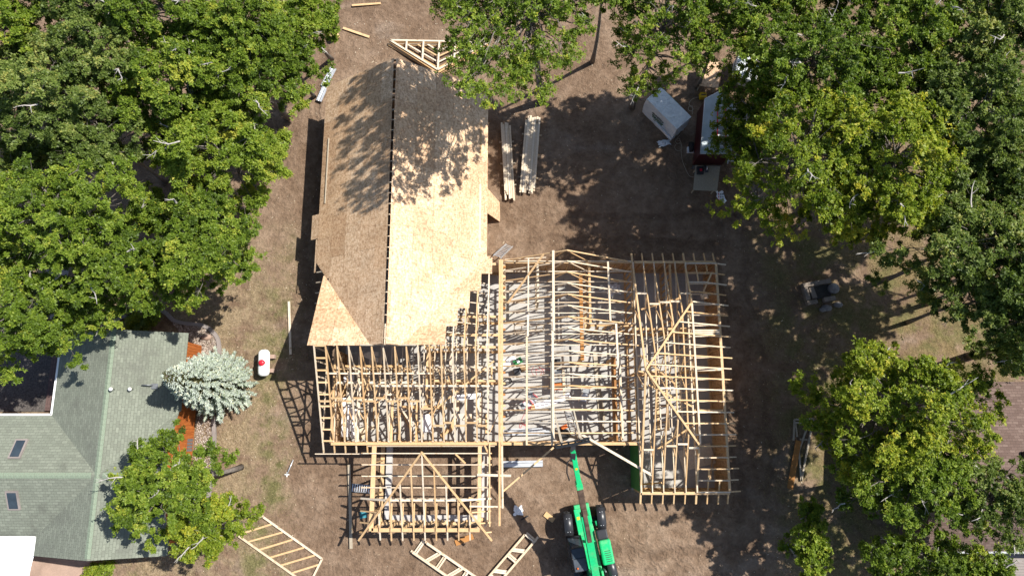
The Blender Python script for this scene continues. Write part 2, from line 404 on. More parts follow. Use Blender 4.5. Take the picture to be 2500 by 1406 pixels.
def axis(lim, fine, step):
    a = list(np.arange(-fine, fine + 1e-6, step))
    o = fine
    while o < lim:
        o = o * 1.25; a = [-o] + a + [o]
    return np.array(a)
gx = axis(420, 38, 0.4); gy = axis(420, 32, 0.4)
X, Y = np.meshgrid(gx, gy); Zg = relief(X, Y)
me = bpy.data.meshes.new('ground')
nx, ny = len(gx), len(gy)
idx = np.arange(nx * ny).reshape(ny, nx)
fa = np.stack([idx[:-1, :-1], idx[:-1, 1:], idx[1:, 1:], idx[1:, :-1]], -1).reshape(-1, 4)
me.vertices.add(nx * ny); me.vertices.foreach_set('co', np.stack([X, Y, Zg], -1).astype(np.float32).ravel())
me.loops.add(fa.size); me.loops.foreach_set('vertex_index', fa.astype(np.int32).ravel())
me.polygons.add(len(fa)); me.polygons.foreach_set('loop_start', np.arange(0, fa.size, 4, dtype=np.int32))
me.polygons.foreach_set('loop_total', np.full(len(fa), 4, dtype=np.int32))
me.polygons.foreach_set('use_smooth', np.ones(len(fa), dtype=bool)); me.update()
tag(link(me, 'ground', M_GROUND), kind='structure')

# ---------------------------------------------------------------- the house under construction
# site plan (metres): A = sheathed wing, B = cross wing, C = garage, D = right bay, E = porch
AX, AZ, AS = -6.63, 6.2, 0.72          # ridge x, ridge z, slope
AL, AR, AY0, AY1 = -11.43, -1.47, 4.25, 20.5
BY, BZ, BS = 4.2, 5.6, 0.55            # ridge y, ridge z, slope
WZ = 2.75                              # wall plate
house = empty('house_frame', (0, 3, 0), 'timber house under construction with bare roof trusses and one strand board roof', 'house')
def zA(x): return AZ - AS * abs(x - AX)
def zB(y): return BZ - BS * abs(y - BY)
def part(name, mb, mat, parent=house, bevel=0): return mb.build(name, mat, parent, bevel)

# floor slab
m = MB()
m.prism([(-10.1, -0.95, 0.12), (7.0, -0.95, 0.12), (7.0, -3.6, 0.12), (12.0, -3.6, 0.12), (12.0, 9.5, 0.12), (-10.1, 9.5, 0.12)][::1], 0.3)
part('slab', m, M_CONC)
m = MB(); m.box((-6.45, 14.85, 0.0), (9.0, 10.7, 0.22)); part('slab', m, M_CONC)
for x in (-6.6, -2.8, 3.2): # saw cuts in the slab
    part('control_joint', MB().box((x, 4.2, 0.122), (0.02, 9.8, 0.006)), M_STEEL)

def clip(poly, planes):
    for a, b, c in planes:
        out = []
        for i in range(len(poly)):
            p, q = poly[i], poly[(i + 1) % len(poly)]
            dp = a * p[0] + b * p[1] + c; dq = a * q[0] + b * q[1] + c
            if dp >= 0: out.append(p)
            if (dp >= 0) != (dq >= 0):
                t = dp / (dp - dq); out.append((p[0] + t * (q[0] - p[0]), p[1] + t * (q[1] - p[1])))
        poly = out
        if len(poly) < 3: return None
    return poly
def panel(poly, zf, mat=M_OSB, dz=0.02, name='sheathing_panel', off=0.0):
    ar = sum(poly[i][0] * poly[(i + 1) % len(poly)][1] - poly[(i + 1) % len(poly)][0] * poly[i][1] for i in range(len(poly)))
    if abs(ar) < 0.05: return
    if ar < 0: poly = poly[::-1]
    part(name, MB().prism([(p[0], p[1], zf(p[0], p[1]) + off) for p in poly], dz), mat)
# valley: keep A where zA >= zB  (behind the B ridge)
rng = random.Random(3)
cosA = 1 / math.sqrt(1 + AS * AS)
for side in (-1, 1):
    run = (AX - AL) if side < 0 else (AR - AX)
    row = 1.22 * cosA
    # zA - zB >= 0 : AZ - AS*s*(x-AX) - BZ + BS*(y-BY) >= 0
    planes = [(-AS * side, BS, AZ + AS * side * AX - BZ - BS * BY)]
    u = run; r = 0
    while u > 0.1:
        u0 = max(u - row, 0.07)
        y = AY1 + (0 if r % 2 == 0 else 1.22)
        while y > AY0:
            ya, yb = max(y - 2.44, AY0) + 0.004, min(y, AY1) - 0.004
            if yb - ya > 0.05:
                g = 0.003
                xs = sorted((AX + side * (u - g), AX + side * (u0 + g)))
                poly = clip([(xs[0], ya), (xs[1], ya), (xs[1], yb), (xs[0], yb)], planes)
                if poly: panel(poly, lambda x, y: zA(x), off=rng.uniform(0, 0.006))
            y -= 2.44
        u -= row; r += 1
# overhanging pieces at the left eave
panel([(-11.93, 10.85), (-11.445, 10.85), (-11.445, 12.35), (-11.93, 12.35)], lambda x, y: zA(x), off=0.004)
panel([(-11.55, 8.8), (-11.445, 8.8), (-11.445, 10.8), (-11.55, 10.8)], lambda x, y: zA(x), off=0.002)
# B back slope: left triangle
planeBL = [(-AS, -BS, -(AZ - AS * AX - BZ) + 0 + BS * BY)]  # zB>=zA on the left: placeholder replaced below
def keepB(x_side):
    # BZ - BS*(y-BY) - AZ + AS*s*(x-AX) >= 0
    return [(AS * x_side, -BS, BZ + BS * BY - AZ - AS * x_side * AX)]
rowB = 1.22 / math.sqrt(1 + BS * BS)
for r in range(5):
    y0 = BY + 0.02 + r * rowB; y1 = y0 + rowB - 0.006
    for (xa, xb) in ((-10.82, -9.6), (-9.594, -7.0)):
        poly = clip([(xa, y0), (xb, y0), (xb, y1), (xa, y1)], keepB(-1))
        if poly: panel(poly, lambda x, y: zB(y), off=0.003)
steps = [(-3.55, 4.25, 5.33), (-2.98, 5.33, 6.42), (-2.36, 6.42, 7.50), (-1.76, 7.50, 8.64), (-1.15, 8.64, 9.85)]
for xr, y0, y1 in steps:
    poly = clip([(-7, y0 + 0.003), (xr, y0 + 0.003), (xr, y1 - 0.003), (-7, y1 - 0.003)], keepB(1))
    if poly: panel(poly, lambda x, y: zB(y), off=0.003)
# small gable above the B ridge and its trim
m = MB(); h = (AZ - BZ) / AS
m.prism([(AX - h - 0.55, 4.20, 5.66), (AX + h + 0.75, 4.20, 5.66), (AX + h + 0.75, 4.28, 5.66), (AX - h - 0.55, 4.28, 5.66)], 0.08)
part('flashing_board', m, M_GREYLUM)
m = MB(); m.add([(AX - h, 4.235, BZ), (AX + h, 4.235, BZ), (AX, 4.235, AZ - 0.05), (AX - h, 4.25, BZ), (AX + h, 4.25, BZ), (AX, 4.25, AZ - 0.05)], [(0, 1, 2), (5, 4, 3), (0, 3, 4, 1), (1, 4, 5, 2), (2, 5, 3, 0)])
part('gable_panel', m, M_OSB)
board('ridge_board', (AX, 4.2, AZ - 0.10), (AX, 5.3, AZ - 0.10), 0.07, 0.2, M_LUM2, house)
# rafters under the sheathing; they cross the open ridge slot
for k in range(27):
    y = AY1 - 0.1 - k * 0.61
    if y < AY0 + 0.1: break
    m = MB()
    m.beam((AL + 0.05, y, zA(AL + 0.05) - 0.03), (AX, y, AZ - 0.03), 0.045, 0.14); m.beam((AR - 0.05, y, zA(AR - 0.05) - 0.03), (AX, y, AZ - 0.03), 0.045, 0.14)
    part('rafter_pair', m, M_LUM2)
# temporary toe boards nailed on the sheathing
board('toe_board', (AL + 0.42, 18.6 - 1.6, zA(AL + 0.42) + 0.05), (AL + 0.42, 12.9, zA(AL + 0.42) + 0.05), 0.07, 0.05, M_GREYLUM, house)
board('toe_board', (AR - 0.42, 14.2, zA(AR - 0.42) + 0.05), (AR - 0.42, 10.2, zA(AR - 0.42) + 0.05), 0.12, 0.05, M_LUM2, house)
board('toe_board', (AR - 0.42, 18.0, zA(AR - 0.42) + 0.05), (AR - 0.42, 16.0, zA(AR - 0.42) + 0.05), 0.10, 0.05, M_LUM, house)
# closed exterior walls of wing A
for a, b in (((-10.95, 9.4), (-10.95, 20.15)), ((-1.95, 9.9), (-1.95, 20.15)), ((-10.95, 20.15), (-1.95, 20.15))):
    m = MB(); m.beam((a[0], a[1], 2.40), (b[0], b[1], 2.40), 0.15, 2.40); part('wall_panel', m, M_OSB)
m = MB(); m.add([(AL + 0.3, 20.2, zA(AL + 0.3) - 0.1), (AR - 0.3, 20.2, zA(AR - 0.3) - 0.1), (AX, 20.2, AZ - 0.1), (AL + 0.3, 20.1, zA(AL + 0.3) - 0.1), (AR - 0.3, 20.1, zA(AR - 0.3) - 0.1), (AX, 20.1, AZ - 0.1)], [(2, 1, 0), (3, 4, 5), (0, 1, 4, 3), (1, 2, 5, 4), (2, 0, 3, 5)])
part('gable_panel', m, M_OSB)

# ---- stud walls
def stud_wall(a, b, z1=WZ, z0=0.12, sheath=None, mat=M_LUM, step=0.406, thick=0.13, head=None):
    a = Vector((a[0], a[1], 0)); b = Vector((b[0], b[1], 0)); d = (b - a).normalized(); L = (b - a).length
    m = MB(); m.beam(a + Vector((0, 0, z1)), b + Vector((0, 0, z1)), thick, 0.085); root = part('wall_top_plate', m, mat)
    MB().beam(a + Vector((0, 0, z0 + 0.042)), b + Vector((0, 0, z0 + 0.042)), thick, 0.042).build('bottom_plate', mat, root)
    k = int(L / step); s = None
    for i in range(k + 1):
        p = a + d * (i * (L - 0.06) / max(k, 1) + 0.03)
        if s is None or True:
            m = MB(); q = d * 0.021; n = Vector((-d.y, d.x, 0)) * (thick / 2 - 0.004)
            pts = [p - q - n, p + q - n, p + q + n, p - q + n]
            m.hexa([x + Vector((0, 0, z0 + 0.043)) for x in pts] + [x + Vector((0, 0, z1 - 0.086)) for x in pts])
            s = m.build('stud', mat, root)
    if sheath:
        n = Vector((-d.y, d.x, 0)) * (thick / 2 + 0.012) * sheath[0]
        m = MB(); m.beam(a + n + Vector((0, 0, z1 - 0.02)), b + n + Vector((0, 0, z1 - 0.02)), 0.018, z1 - 0.04); m.build('wall_sheathing', sheath[1], root)
    return root
# B
stud_wall((-10.02, -0.88), (-10.02, 4.3), sheath=(1, M_OSB))
stud_wall((-9.95, -0.88), (7.0, -0.88), sheath=(-1, M_OSB))
stud_wall((-9.9, 3.25), (-5.9, 3.25)); stud_wall((-9.9, 2.45), (-5.4, 2.45), mat=M_LUM2)
stud_wall((-6.7, 2.4), (-6.7, -0.8)); stud_wall((-8.6, 2.3), (-8.6, -0.8), mat=M_LUM2, z1=2.6)
stud_wall((-5.0, 4.45), (-0.8, 4.45)); stud_wall((-4.6, 3.3), (-0.8, 3.3), mat=M_LUM2)
stud_wall((-4.7, 2.55), (-0.8, 2.55)); stud_wall((-6.2, 1.1), (-3.9, 1.1)); stud_wall((-4.8, 4.3), (-4.8, 1.2)); stud_wall((-5.3, 0.3), (-5.3, -0.8))
stud_wall((-3.9, 6.2), (-0.8, 6.2)); stud_wall((-2.4, 9.3), (-0.8, 9.3), sheath=(1, M_OSB)); stud_wall((-0.45, 9.4), (-0.45, 6.8), mat=M_LUM2)
# C
stud_wall((-0.4, 9.42), (7.0, 9.42), sheath=(1, M_OSB)); stud_wall((6.98, 9.3), (6.98, -0.8))
stud_wall((4.5, 9.3), (4.5, 5.8)); stud_wall((4.5, 5.7), (6.9, 5.7)); stud_wall((6.1, 2.6), (6.1, -0.7)); stud_wall((0.1, 5.75), (1.9, 5.75), mat=M_LUM2); stud_wall((1.5, 9.3), (1.5, 7.0), mat=M_LUM2)
for a, b, w in (((3.98, 8.6), (3.98, 3.7), 0.2), ((5.75, 3.9), (5.75, -0.75), 0.22)):
    board('engineered_beam', (a[0], a[1], 2.9), (b[0], b[1], 2.9), w, 0.3, M_LVL, house)
    for q in (a, b): part('post', MB().box((q[0], q[1] + (0.1 if q is b else -0.1), 1.36), (0.14, 0.14, 2.48)), M_LUM)
for i, (x0, y0, x1, y1) in enumerate(((5.05, 4.4, 5.35, -0.2), (5.22, 2.4, 5.45, 0.3))):
    board('loose_plank', (x0, y0, 0.2 + 0.06 * i), (x1, y1, 0.2 + 0.06 * i), 0.28 - 0.08 * i, 0.05, M_GREYLUM, house)
# D
stud_wall((7.15, 9.42), (11.9, 9.42), sheath=(1, M_OSB)); stud_wall((11.9, 9.35), (11.9, -3.5), sheath=(1, M_OSB)); stud_wall((7.1, -3.53), (11.9, -3.53), sheath=(-1, M_OSB))
stud_wall((7.06, -3.45), (7.06, -1.0), sheath=(1, M_ZIP)); stud_wall((9.2, 9.3), (9.2, 5.6)); stud_wall((7.1, 5.5), (10.2, 5.5)); stud_wall((10.1, 5.4), (10.1, -0.6), mat=M_LUM2)
stud_wall((10.2, 5.4), (11.8, 5.4)); stud_wall((10.2, 3.2), (11.8, 3.2)); stud_wall((10.2, 0.9), (11.8, 0.9)); stud_wall((8.7, 3.0), (8.7, -0.2)); stud_wall((7.1, 3.05), (8.6, 3.05))

# ---- trusses
TW, TH = 0.068, 0.10
def truss(f, tops, bottoms, webs, w=TW, mat=M_LUM, bmat=M_LUM2):
    """f(s,z)->point; tops/bottoms/webs lists of ((s,z),(s,z))"""
    m = MB()
    for a, b in tops: m.beam(f(*a), f(*b), w, TH)
    root = part('truss', m, mat)
    for a, b in bottoms: MB().beam(f(a[0], a[1]), f(b[0], b[1]), w * 0.8, TH).build('bottom_chord', bmat, root)
    for a, b in webs: MB().beam(f(*a), f(*b), min(w, 0.062) * 0.68, 0.075, up=f(0.37, 9.1) - f(0, 9) + Vector((0.01, 0.02, 0))).build('web', mat, root)
    return root
def fan(s0, s1, zb, peak, slope_l, slope_r, t=0.14):
    """webs of a gable truss"""
    L = s1 - s0; b1 = s0 + L * 0.34; b2 = s1 - L * 0.34; zp = peak[1] - t; pk = peak[0]
    q1 = (s0 + pk) / 2; q2 = (s1 + pk) / 2
    z1 = peak[1] - slope_l * (pk - q1) - t; z2 = peak[1] - slope_r * (q2 - pk) - t
    w = [((q1, z1), (b1, zb)), ((b1, zb), (pk - 0.05, zp)), ((b2, zb), (pk + 0.05, zp)), ((q2, z2), (b2, zb))]
    if L > 8.5:
        e1 = (s0 + q1) / 2; e2 = (s1 + q2) / 2
        w += [((e1, peak[1] - slope_l * (pk - e1) - t), ((s0 + b1) / 2, zb)), ((e2, peak[1] - slope_r * (e2 - pk) - t), ((s1 + b2) / 2, zb))]
    return w
zb = WZ + 0.11
for k in range(17):
    x = -10.47 + 0.61 * k
    f = lambda s, z, x=x: Vector((x, s, z))
    y0 = -1.42 if k < 5 else -0.92
    truss(f, [((y0, zB(y0) - 0.02), (BY, BZ - 0.02)), ((9.85, zB(9.85) - 0.02), (BY, BZ - 0.02))], [((-0.85, zb), (9.3, zb))],
          fan(-0.85, 9.3, zb - 0.03, (BY, BZ), BS, BS) if k else [((s, zb), (s, zB(s) - 0.15)) for s in (0.3, 1.1, 1.9, 2.7, 3.5, 4.2)], mat=M_LUM if k % 3 else M_LUM2)
# gable ladder outlookers and lookout blocks at the left rake
for i in range(9):
    y = -0.75 + i * 0.62
    board('outlooker', (-10.43, y, zB(y) - 0.03), (-9.9, y, zB(y) - 0.03), 0.09, 0.06, M_LUM, house)
board('sub_fascia', (-10.95, -1.46, zB(-1.42) - 0.01), (-7.95, -1.46, zB(-1.42) - 0.01), 0.05, 0.12, M_LUM2, house)
for k in range(15): # blocking rows, staggered
    x = -10.47 + 0.61 * k; y = 1.42 + (0.10 if k % 2 else -0.06) - (0.55 if k == 9 else 0) - (1.3 if k > 9 else 0)
    board('blocking', (x + 0.04, y, zB(y) + 0.03), (x + 0.57, y, zB(y) + 0.03), 0.10, 0.045, M_LUM, house, up=(0, -BS, 1))
board('long_brace', (-10.1, 2.9, 3.6), (-4.4, 2.9, 3.6), 0.09, 0.05, M_LUM2, house)
board('long_brace', (-7.6, 2.2, 3.9), (-1.0, 2.2, 3.9), 0.10, 0.05, M_LUM2, house)
board('long_brace', (-4.6, 0.7, 3.0), (-1.0, 3.6, 3.5), 0.09, 0.04, M_LUM, house)
board('long_brace', (-5.2, 5.1, 3.1), (-0.7, 5.1, 3.1), 0.14, 0.06, M_LUM, house)
board('long_brace', (-9.6, 1.5, 2.95), (-5.9, 1.5, 2.95), 0.09, 0.05, M_LUM2, house)
board('long_brace', (-9.4, 3.35, 2.97), (-6.2, 3.35, 2.97), 0.12, 0.06, M_LUM, house)
rng2 = random.Random(21)
for i in range(46): # offcuts and braces lying on the slab and on the bottom chords
    x, y = rng2.uniform(-9.7, -1.0), rng2.uniform(-0.5, 4.2); a = rng2.choice((0, 1.57, 1.57, rng2.uniform(0, 3.1))); L = rng2.uniform(0.5, 1.9); z = rng2.choice((0.17, 0.17, 0.23, 2.93))
    dx, dy = math.cos(a) * L / 2, math.sin(a) * L / 2
    if not (-9.8 < x - abs(dx) and x + abs(dx) < -0.8 and -0.7 < y - abs(dy) and y + abs(dy) < 4.3): continue
    board('offcut', (x - dx, y - dy, z + 0.001 * i), (x + dx, y + dy, z + 0.001 * i), rng2.choice((0.09, 0.14, 0.24)), 0.045, rng2.choice((M_LUM, M_LUM2, M_LUM2)), house)
for i, (x, y, w, l) in enumerate(((-9.55, 0.55, 0.5, 2.2), (-9.0, 0.2, 0.45, 1.6), (-9.45, 2.85, 0.6, 0.5), (-2.6, 1.7, 1.6, 0.3), (-4.9, 0.2, 0.5, 1.0))):
    part('house_wrap_sheet', MB().box((x, y, 1.5 + 0.1 * i), (w, l, 0.012), 0.03 * i), M_SAIL)
for k in range(1, 16):
    x = -10.47 + 0.61 * k + 0.05; y = rng2.uniform(-0.4, 2.5); z0 = zB(y) - 0.15
    if rng2.random() < 0.75: board('diagonal_brace', (x, y, z0), (x + rng2.choice((-0.5, 0.5)), y + rng2.uniform(0.5, 1.4), 2.95), 0.04, 0.085, M_LUM, house)
# long beam between B and the garage, running out over the porch
for dx in (-0.05, 0.075):
    board('girder', (-0.65 + dx, 9.5, 3.02), (-0.62 + dx, -5.2 if dx < 0 else -0.95, 3.02), 0.11, 0.28, M_LUM, house)
board('girder', (-1.24, -0.9, 2.95), (-1.20, -5.25, 2.95), 0.07, 0.2, M_LUM, house)
board('girder', (-0.55, -0.97, 2.98), (-0.50, -4.3, 2.98), 0.10, 0.22, M_LUM2, house)
for i in range(16): # hangers along the girder
    y = 9.1 - i * 0.61
    part('joist_hanger', MB().box((-0.45, y, 2.88), (0.16, 0.12, 0.16)), M_LUM if i % 2 else M_LVL)
# C garage trusses run across
CX, CZ, CS = 3.0, 5.42, 0.68
for k in range(17):
    y = 9.45 - 0.61 * k; xr = 7.0 if k < 7 else 7.42
    f = lambda s, z, y=y: Vector((s, y, z))
    z0 = CZ - CS * (CX + 0.5); z1 = CZ - CS * (xr - CX)
    truss(f, [((-0.5, z0), (CX, CZ)), ((xr, z1), (CX, CZ))], [((-0.45, zb + 0.02), (6.95, zb + 0.02))], fan(-0.45, 6.95, zb, (CX, CZ), CS, CS)[1:3] + [((6.2, zb), (5.6, CZ - CS * 2.6 - 0.12)), ((0.3, zb), (0.9, CZ - CS * 2.1 - 0.12))], w=0.062, mat=M_LUM2 if k % 2 else M_LUM)
zc = lambda x: CZ - CS * abs(x - CX) + 0.05
for (x, ya, yb, w, mt) in ((2.28, 9.55, 5.1, 0.13, M_LUM2), (2.2, 5.6, -0.6, 0.12, M_LUM2), (2.12, 3.4, -0.95, 0.1, M_GREYLUM), (0.93, 9.3, 6.3, 0.08, M_LUM2), (0.90, 6.1, 4.9, 0.10, M_LUM2), (0.82, 5.2, -0.95, 0.10, M_LUM2), (5.45, 9.2, 5.8, 0.10, M_LUM2), (5.85, 5.7, 3.2, 0.11, M_LUM2), (6.0, 3.9, -0.6, 0.11, M_LUM2)):
    board('runner', (x, ya, zc(x)), (x + (0.05 if x > 3 else -0.03), yb, zc(x)), w, 0.045, mt, house)
board('diagonal_brace', (1.75, 9.4, zc(1.75) + 0.02), (-0.25, 6.9, zc(-0.25) + 0.02), 0.11, 0.045, M_LUM, house)
board('diagonal_brace', (-0.55, -3.5, 2.7), (2.3, -1.1, 2.85), 0.09, 0.09, M_LUM, house)
board('diagonal_brace', (3.75, -0.35, 3.1), (7.6, -2.55, 3.05), 0.13, 0.05, M_LUM2, house)
board('long_brace', (-0.4, 9.62, 2.6), (2.0, 9.72, 2.7), 0.05, 0.09, M_LUM2, house)
board('front_beam', (-10.0, -0.90, 2.86), (6.9, -0.90, 2.86), 0.16, 0.10, M_LUM, house)
board('front_ledger', (-8.0, -1.03, 2.70), (-0.9, -1.03, 2.70), 0.06, 0.2, M_LUM2, house)
# D hip bay
DX0, DXE, DY0, DYE, DZ0 = 7.05, 12.55, -4.14, 10.05, 2.42
DAP = (7.05, 2.96, 5.46); SX = (5.46 - DZ0) / (DXE - DX0); SY = (5.46 - DZ0) / (DAP[1] - DY0)
for k in range(6):
    x = DX0 + 0.61 * k; zt = 5.46 - SX * (x - DX0) - (0.12 if k else 0.0)
    dy = (5.46 - zt) / SY
    ya, yb = DAP[1] - dy, DAP[1] + dy
    f = lambda s, z, x=x: Vector((x, s, z))
    tops = [((DY0, DZ0), (ya, zt)), ((DYE, DZ0), (yb, zt))]
    if yb - ya > 0.2: tops.append(((ya, zt), (yb, zt)))
    webs = []
    for j in range(1, 7):
        s = -3.5 + j * 12.9 / 7; z = min(zt, DZ0 + SY * (s - DY0), DZ0 + SY * (DYE - s)) - 0.1
        s2 = s + (0.9 if j % 2 else -0.9)
        webs.append(((s, z), (s2, zb)))
    truss(f, tops, [((-3.5, zb), (9.4, zb))], webs, w=0.10 if k in (0, 5) else TW, mat=M_LUM)
def hipx(y): # x of the hip line at y
    z = 5.46 - SY * abs(y - DAP[1]); return DX0 + (5.46 - z) / SX
zD = lambda x: 5.46 - SX * (x - DX0)
for k in range(22):
    y = 9.35 - 0.61 * k
    xs = max(hipx(y) + 0.05, DX0); root = None
    if xs > 10.1: xs = 10.15
    if k < 2 or y < -2.6: xs = 10.15
    zs = min(zD(xs), 5.46)
    if xs >= 10.1: zs = min(zs, DZ0 + SY * min(y - DY0, DYE - y) + 0.0) if (y < -0.9 or y > 6.8) else zs
    m = MB()
    if xs >= 10.1 and zs < zD(10.15) - 0.02:
        xk = DX0 + (5.46 - zs) / SX
        m.beam((xs, y, zs), (xk, y, zs), TW, TH); m.beam((xk, y, zs), (DXE + rng.uniform(-0.06, 0.06), y, DZ0), TW, TH)
    else:
        m.beam((xs, y, zs), (DXE + rng.uniform(-0.06, 0.06), y, DZ0), TW, TH)
    r_ = part('jack_rafter', m, M_LUM if k % 2 else M_LUM2)
    MB().beam((10.15, y - 0.02, zb), (11.9, y - 0.02, zb), TW * 0.9, 0.08).build('bottom_chord', M_LUM2, r_)
for x in (10.71, 11.32, 11.85):
    for s in (-1, 1):
        ye = DY0 if s < 0 else DYE; yi = ye - s * (DXE - x) * SX / SY * 0.78
        part('jack_rafter', MB().beam((x, yi, DZ0 + SY * abs(yi - ye)), (x, ye, DZ0), TW, TH), M_LUM)
for s in (-1, 1):
    yg = DAP[1] + s * (5.46 - zD(10.1)) / SY
    board('hip_rafter', (DX0, DAP[1], 5.52), (10.12, yg, zD(10.1) + 0.06), 0.10, 0.10, M_LUM, house)
board('hip_rafter', (10.15, -0.9, zD(10.1) + 0.03), (10.1, 6.8, zD(10.1) + 0.03), 0.10, 0.05, M_LUM2, house)
for (k, y, s) in ((0, 7.4, 1), (1, 6.75, 1), (2, 6.85, 1), (3, 6.9, 1), (4, 7.4, 1), (0, -1.2, -1), (2, -1.0, -1), (4, -1.1, -1), (3, -0.9, -1)):
    x = DX0 + 0.61 * k; z = min(DZ0 + SY * ((DYE - y) if s > 0 else (y - DY0)), 5.46 - SX * (x - DX0)) + 0.04
    board('blocking', (x + 0.04, y, z), (x + 0.58, y, z), 0.10, 0.045, M_LUM2, house)
for (a, b) in (((7.3, 2.2, 4.7), (9.9, 1.1, 3.5)), ((7.4, 6.6, 2.9), (9.6, 7.2, 3.3)), ((8.0, -1.2, 2.95), (10.0, 0.1, 3.2)), ((7.2, 4.0, 3.0), (8.9, 2.3, 4.0))):
    board('diagonal_brace', a, b, 0.09, 0.045, M_LUM, house)
board('diagonal_brace', (11.55, 8.75, 3.05), (11.0, 7.6, 3.0), 0.09, 0.05, M_LUM, house)
part('offcut_sheet', MB().box((11.05, 7.35, 2.97), (0.42, 0.3, 0.02), 0.2), M_OSB)
for i in range(3): board('header', (10.2, 5.45 - 0.1 * i - 0.05, 2.88), (11.85, 5.45 - 0.1 * i - 0.05, 2.88), 0.075, 0.12, M_LUM2, house)
board('header', (10.2, 3.15, 2.9), (11.8, 3.2, 2.9), 0.16, 0.1, M_LUM2, house)
for q in ((7.08, -3.3, 0.3, 8.2, -3.0, 2.6), (11.8, -1.6, 0.3, 11.0, -2.9, 2.2)): board('diagonal_brace', q[:3], q[3:], 0.09, 0.045, M_LUM, house)
# E porch hip roof
EXL, EXR, EYF, EZ0 = -8.33, -1.11, -6.05, 2.42
EAP = (-4.72, -1.30, 4.83); SXE = (EAP[2] - EZ0) / (EAP[0] - EXL); SYE = (EAP[2] - EZ0) / (EAP[1] - EYF)
for k in range(5):
    y = -1.42 - 0.605 * k; zt = EAP[2] - SYE * (EAP[1] - y) - 0.10
    dx = (EAP[2] - zt) / SXE
    f = lambda s, z, y=y: Vector((s, y, z))
    zlow = 2.86
    webs = []
    if k < 4: truss(f, [((EXL + 0.02 * k, EZ0 + 0.30), (EXL + 0.7, EZ0 + 0.42)), ((EXR, EZ0 + 0.30), (EXR - 0.7, EZ0 + 0.42))], [((EXL + 0.1, zlow - 0.02), (EXR - 0.05, zlow - 0.02))], [])
    else:
        truss(f, [((EXL, EZ0), (EAP[0] - dx, zt)), ((EXR, EZ0), (EAP[0] + dx, zt)), ((EAP[0] - dx, zt), (EAP[0] + dx, zt))], [((-7.6, zlow), (-1.75, zlow))],
              [((-7.0 + 0.8 * j, zlow), (-6.6 + 0.8 * j, min(zt, EZ0 + SXE * min(-6.6 + 0.8 * j - EXL, EXR + 6.6 - 0.8 * j)) - 0.1)) for j in range(6)], w=0.10, mat=M_LUM2)
for k in range(9):
    x = EAP[0] + (k - 4) * 0.61
    dxl = abs(x - EAP[0]); yh = EAP[1] - dxl * SXE / SYE; zh = EAP[2] - SXE * dxl
    zh = min(zh, EZ0 + SYE * (yh - EYF))
    m = MB(); m.beam((x, yh - 0.04, zh - 0.02), (x, EYF + rng.uniform(-0.03, 0.03), EZ0), TW, TH)
    r_ = part('jack_rafter', m, M_LUM if k % 2 else M_LUM2)
    MB().beam((x + 0.03, -3.9, 2.86), (x + 0.03, -5.5, 2.86), TW * 0.9, 0.08).build('bottom_chord', M_LUM, r_)
for s, ex in ((-1, EXL), (1, EXR)):
    board('hip_rafter', (EAP[0], EAP[1], EAP[2] + 0.03), (ex + s * 0.02, EYF, EZ0 + 0.02), 0.10, 0.11, M_LUM, house)
    for j, y in enumerate((-4.5, -5.1, -5.6)):
        xi = ex - s * (y - EYF) * SYE / SXE * 0.9
        board('jack_rafter', (xi, y, EZ0 + SYE * (y - EYF) * 0.9), (ex, y, EZ0 - 0.02), TW, TH, M_LUM, house)
stud_wall((-7.62, -1.0), (-7.62, -5.5), mat=M_LUM, thick=0.24, z0=0.05, step=0.8); stud_wall((-7.6, -5.45), (-1.75, -5.45), mat=M_LUM, thick=0.2, z0=0.05, step=0.8)
stud_wall((-1.78, -1.05), (-1.78, -5.35), mat=M_LUM, thick=0.2, z0=0.05, step=0.8); stud_wall((-1.45, -1.3), (-1.45, -5.3), mat=M_LUM2, thick=0.14, z1=2.5, z0=0.05, step=1.2)
for a, b in (((-7.2, -1.0), (-7.2, -5.2)), ((-7.1, -5.15), (-1.9, -5.15)), ((-1.6, -1.05), (-1.6, -5.1))):
    part('footing', MB().beam((a[0], a[1], 0.28), (b[0], b[1], 0.28), 0.34, 0.4), M_FOOT)
board('diagonal_brace', (-1.5, -1.0, 2.9), (-1.15, -1.75, 2.8), 0.09, 0.05, M_LUM, house)
board('loose_board', (-3.1, -1.45, 2.94), (-2.55, -1.95, 2.94), 0.09, 0.04, M_LUM, house)
board('loose_board', (-1.9, -2.55, 2.98), (-0.05, -2.60, 2.96), 0.13, 0.05, M_LUM2, house)
board('loose_board', (-2.35, -3.75, 2.95), (-1.7, -3.95, 2.92), 0.10, 0.04, M_LUM, house)
board('loose_board', (-2.3, -4.2, 2.92), (-0.6, -4.22, 2.97), 0.09, 0.05, M_LUM2, house)
# dry-stacked pieces along the porch footing
for i in range(26):
    x = -7.0 + i * 0.2
    if rng.random() < 0.8: part('blocking', MB().box((x, -5.3 + rng.uniform(-0.03, 0.03), 0.33), (rng.uniform(0.1, 0.2), 0.09, 0.09), rng.uniform(-0.6, 0.6)), M_LUM)
# strand board sheet leaning by the right wall of wing A
m = MB(); a = at(1190, 470, 1.3); 
m.add([(-1.78, 14.6, 1.9), (-1.78, 12.9, 1.9), (-0.75, 12.7, 0.02), (-0.78, 14.0, 0.02), (-1.82, 14.6, 1.88), (-1.82, 12.9, 1.88), (-0.79, 12.7, 0.0), (-0.82, 14.0, 0.0)], [(0, 1, 2, 3)[::-1], (4, 5, 6, 7), (0, 4, 5, 1)[::-1], (1, 5, 6, 2)[::-1], (2, 6, 7, 3)[::-1], (3, 7, 4, 0)[::-1]])
m.build('leaning_sheet', M_OSB)
tag(bpy.data.objects['leaning_sheet'], 'strand board sheet leaning against right wall of sheathed wing', 'wood sheet')

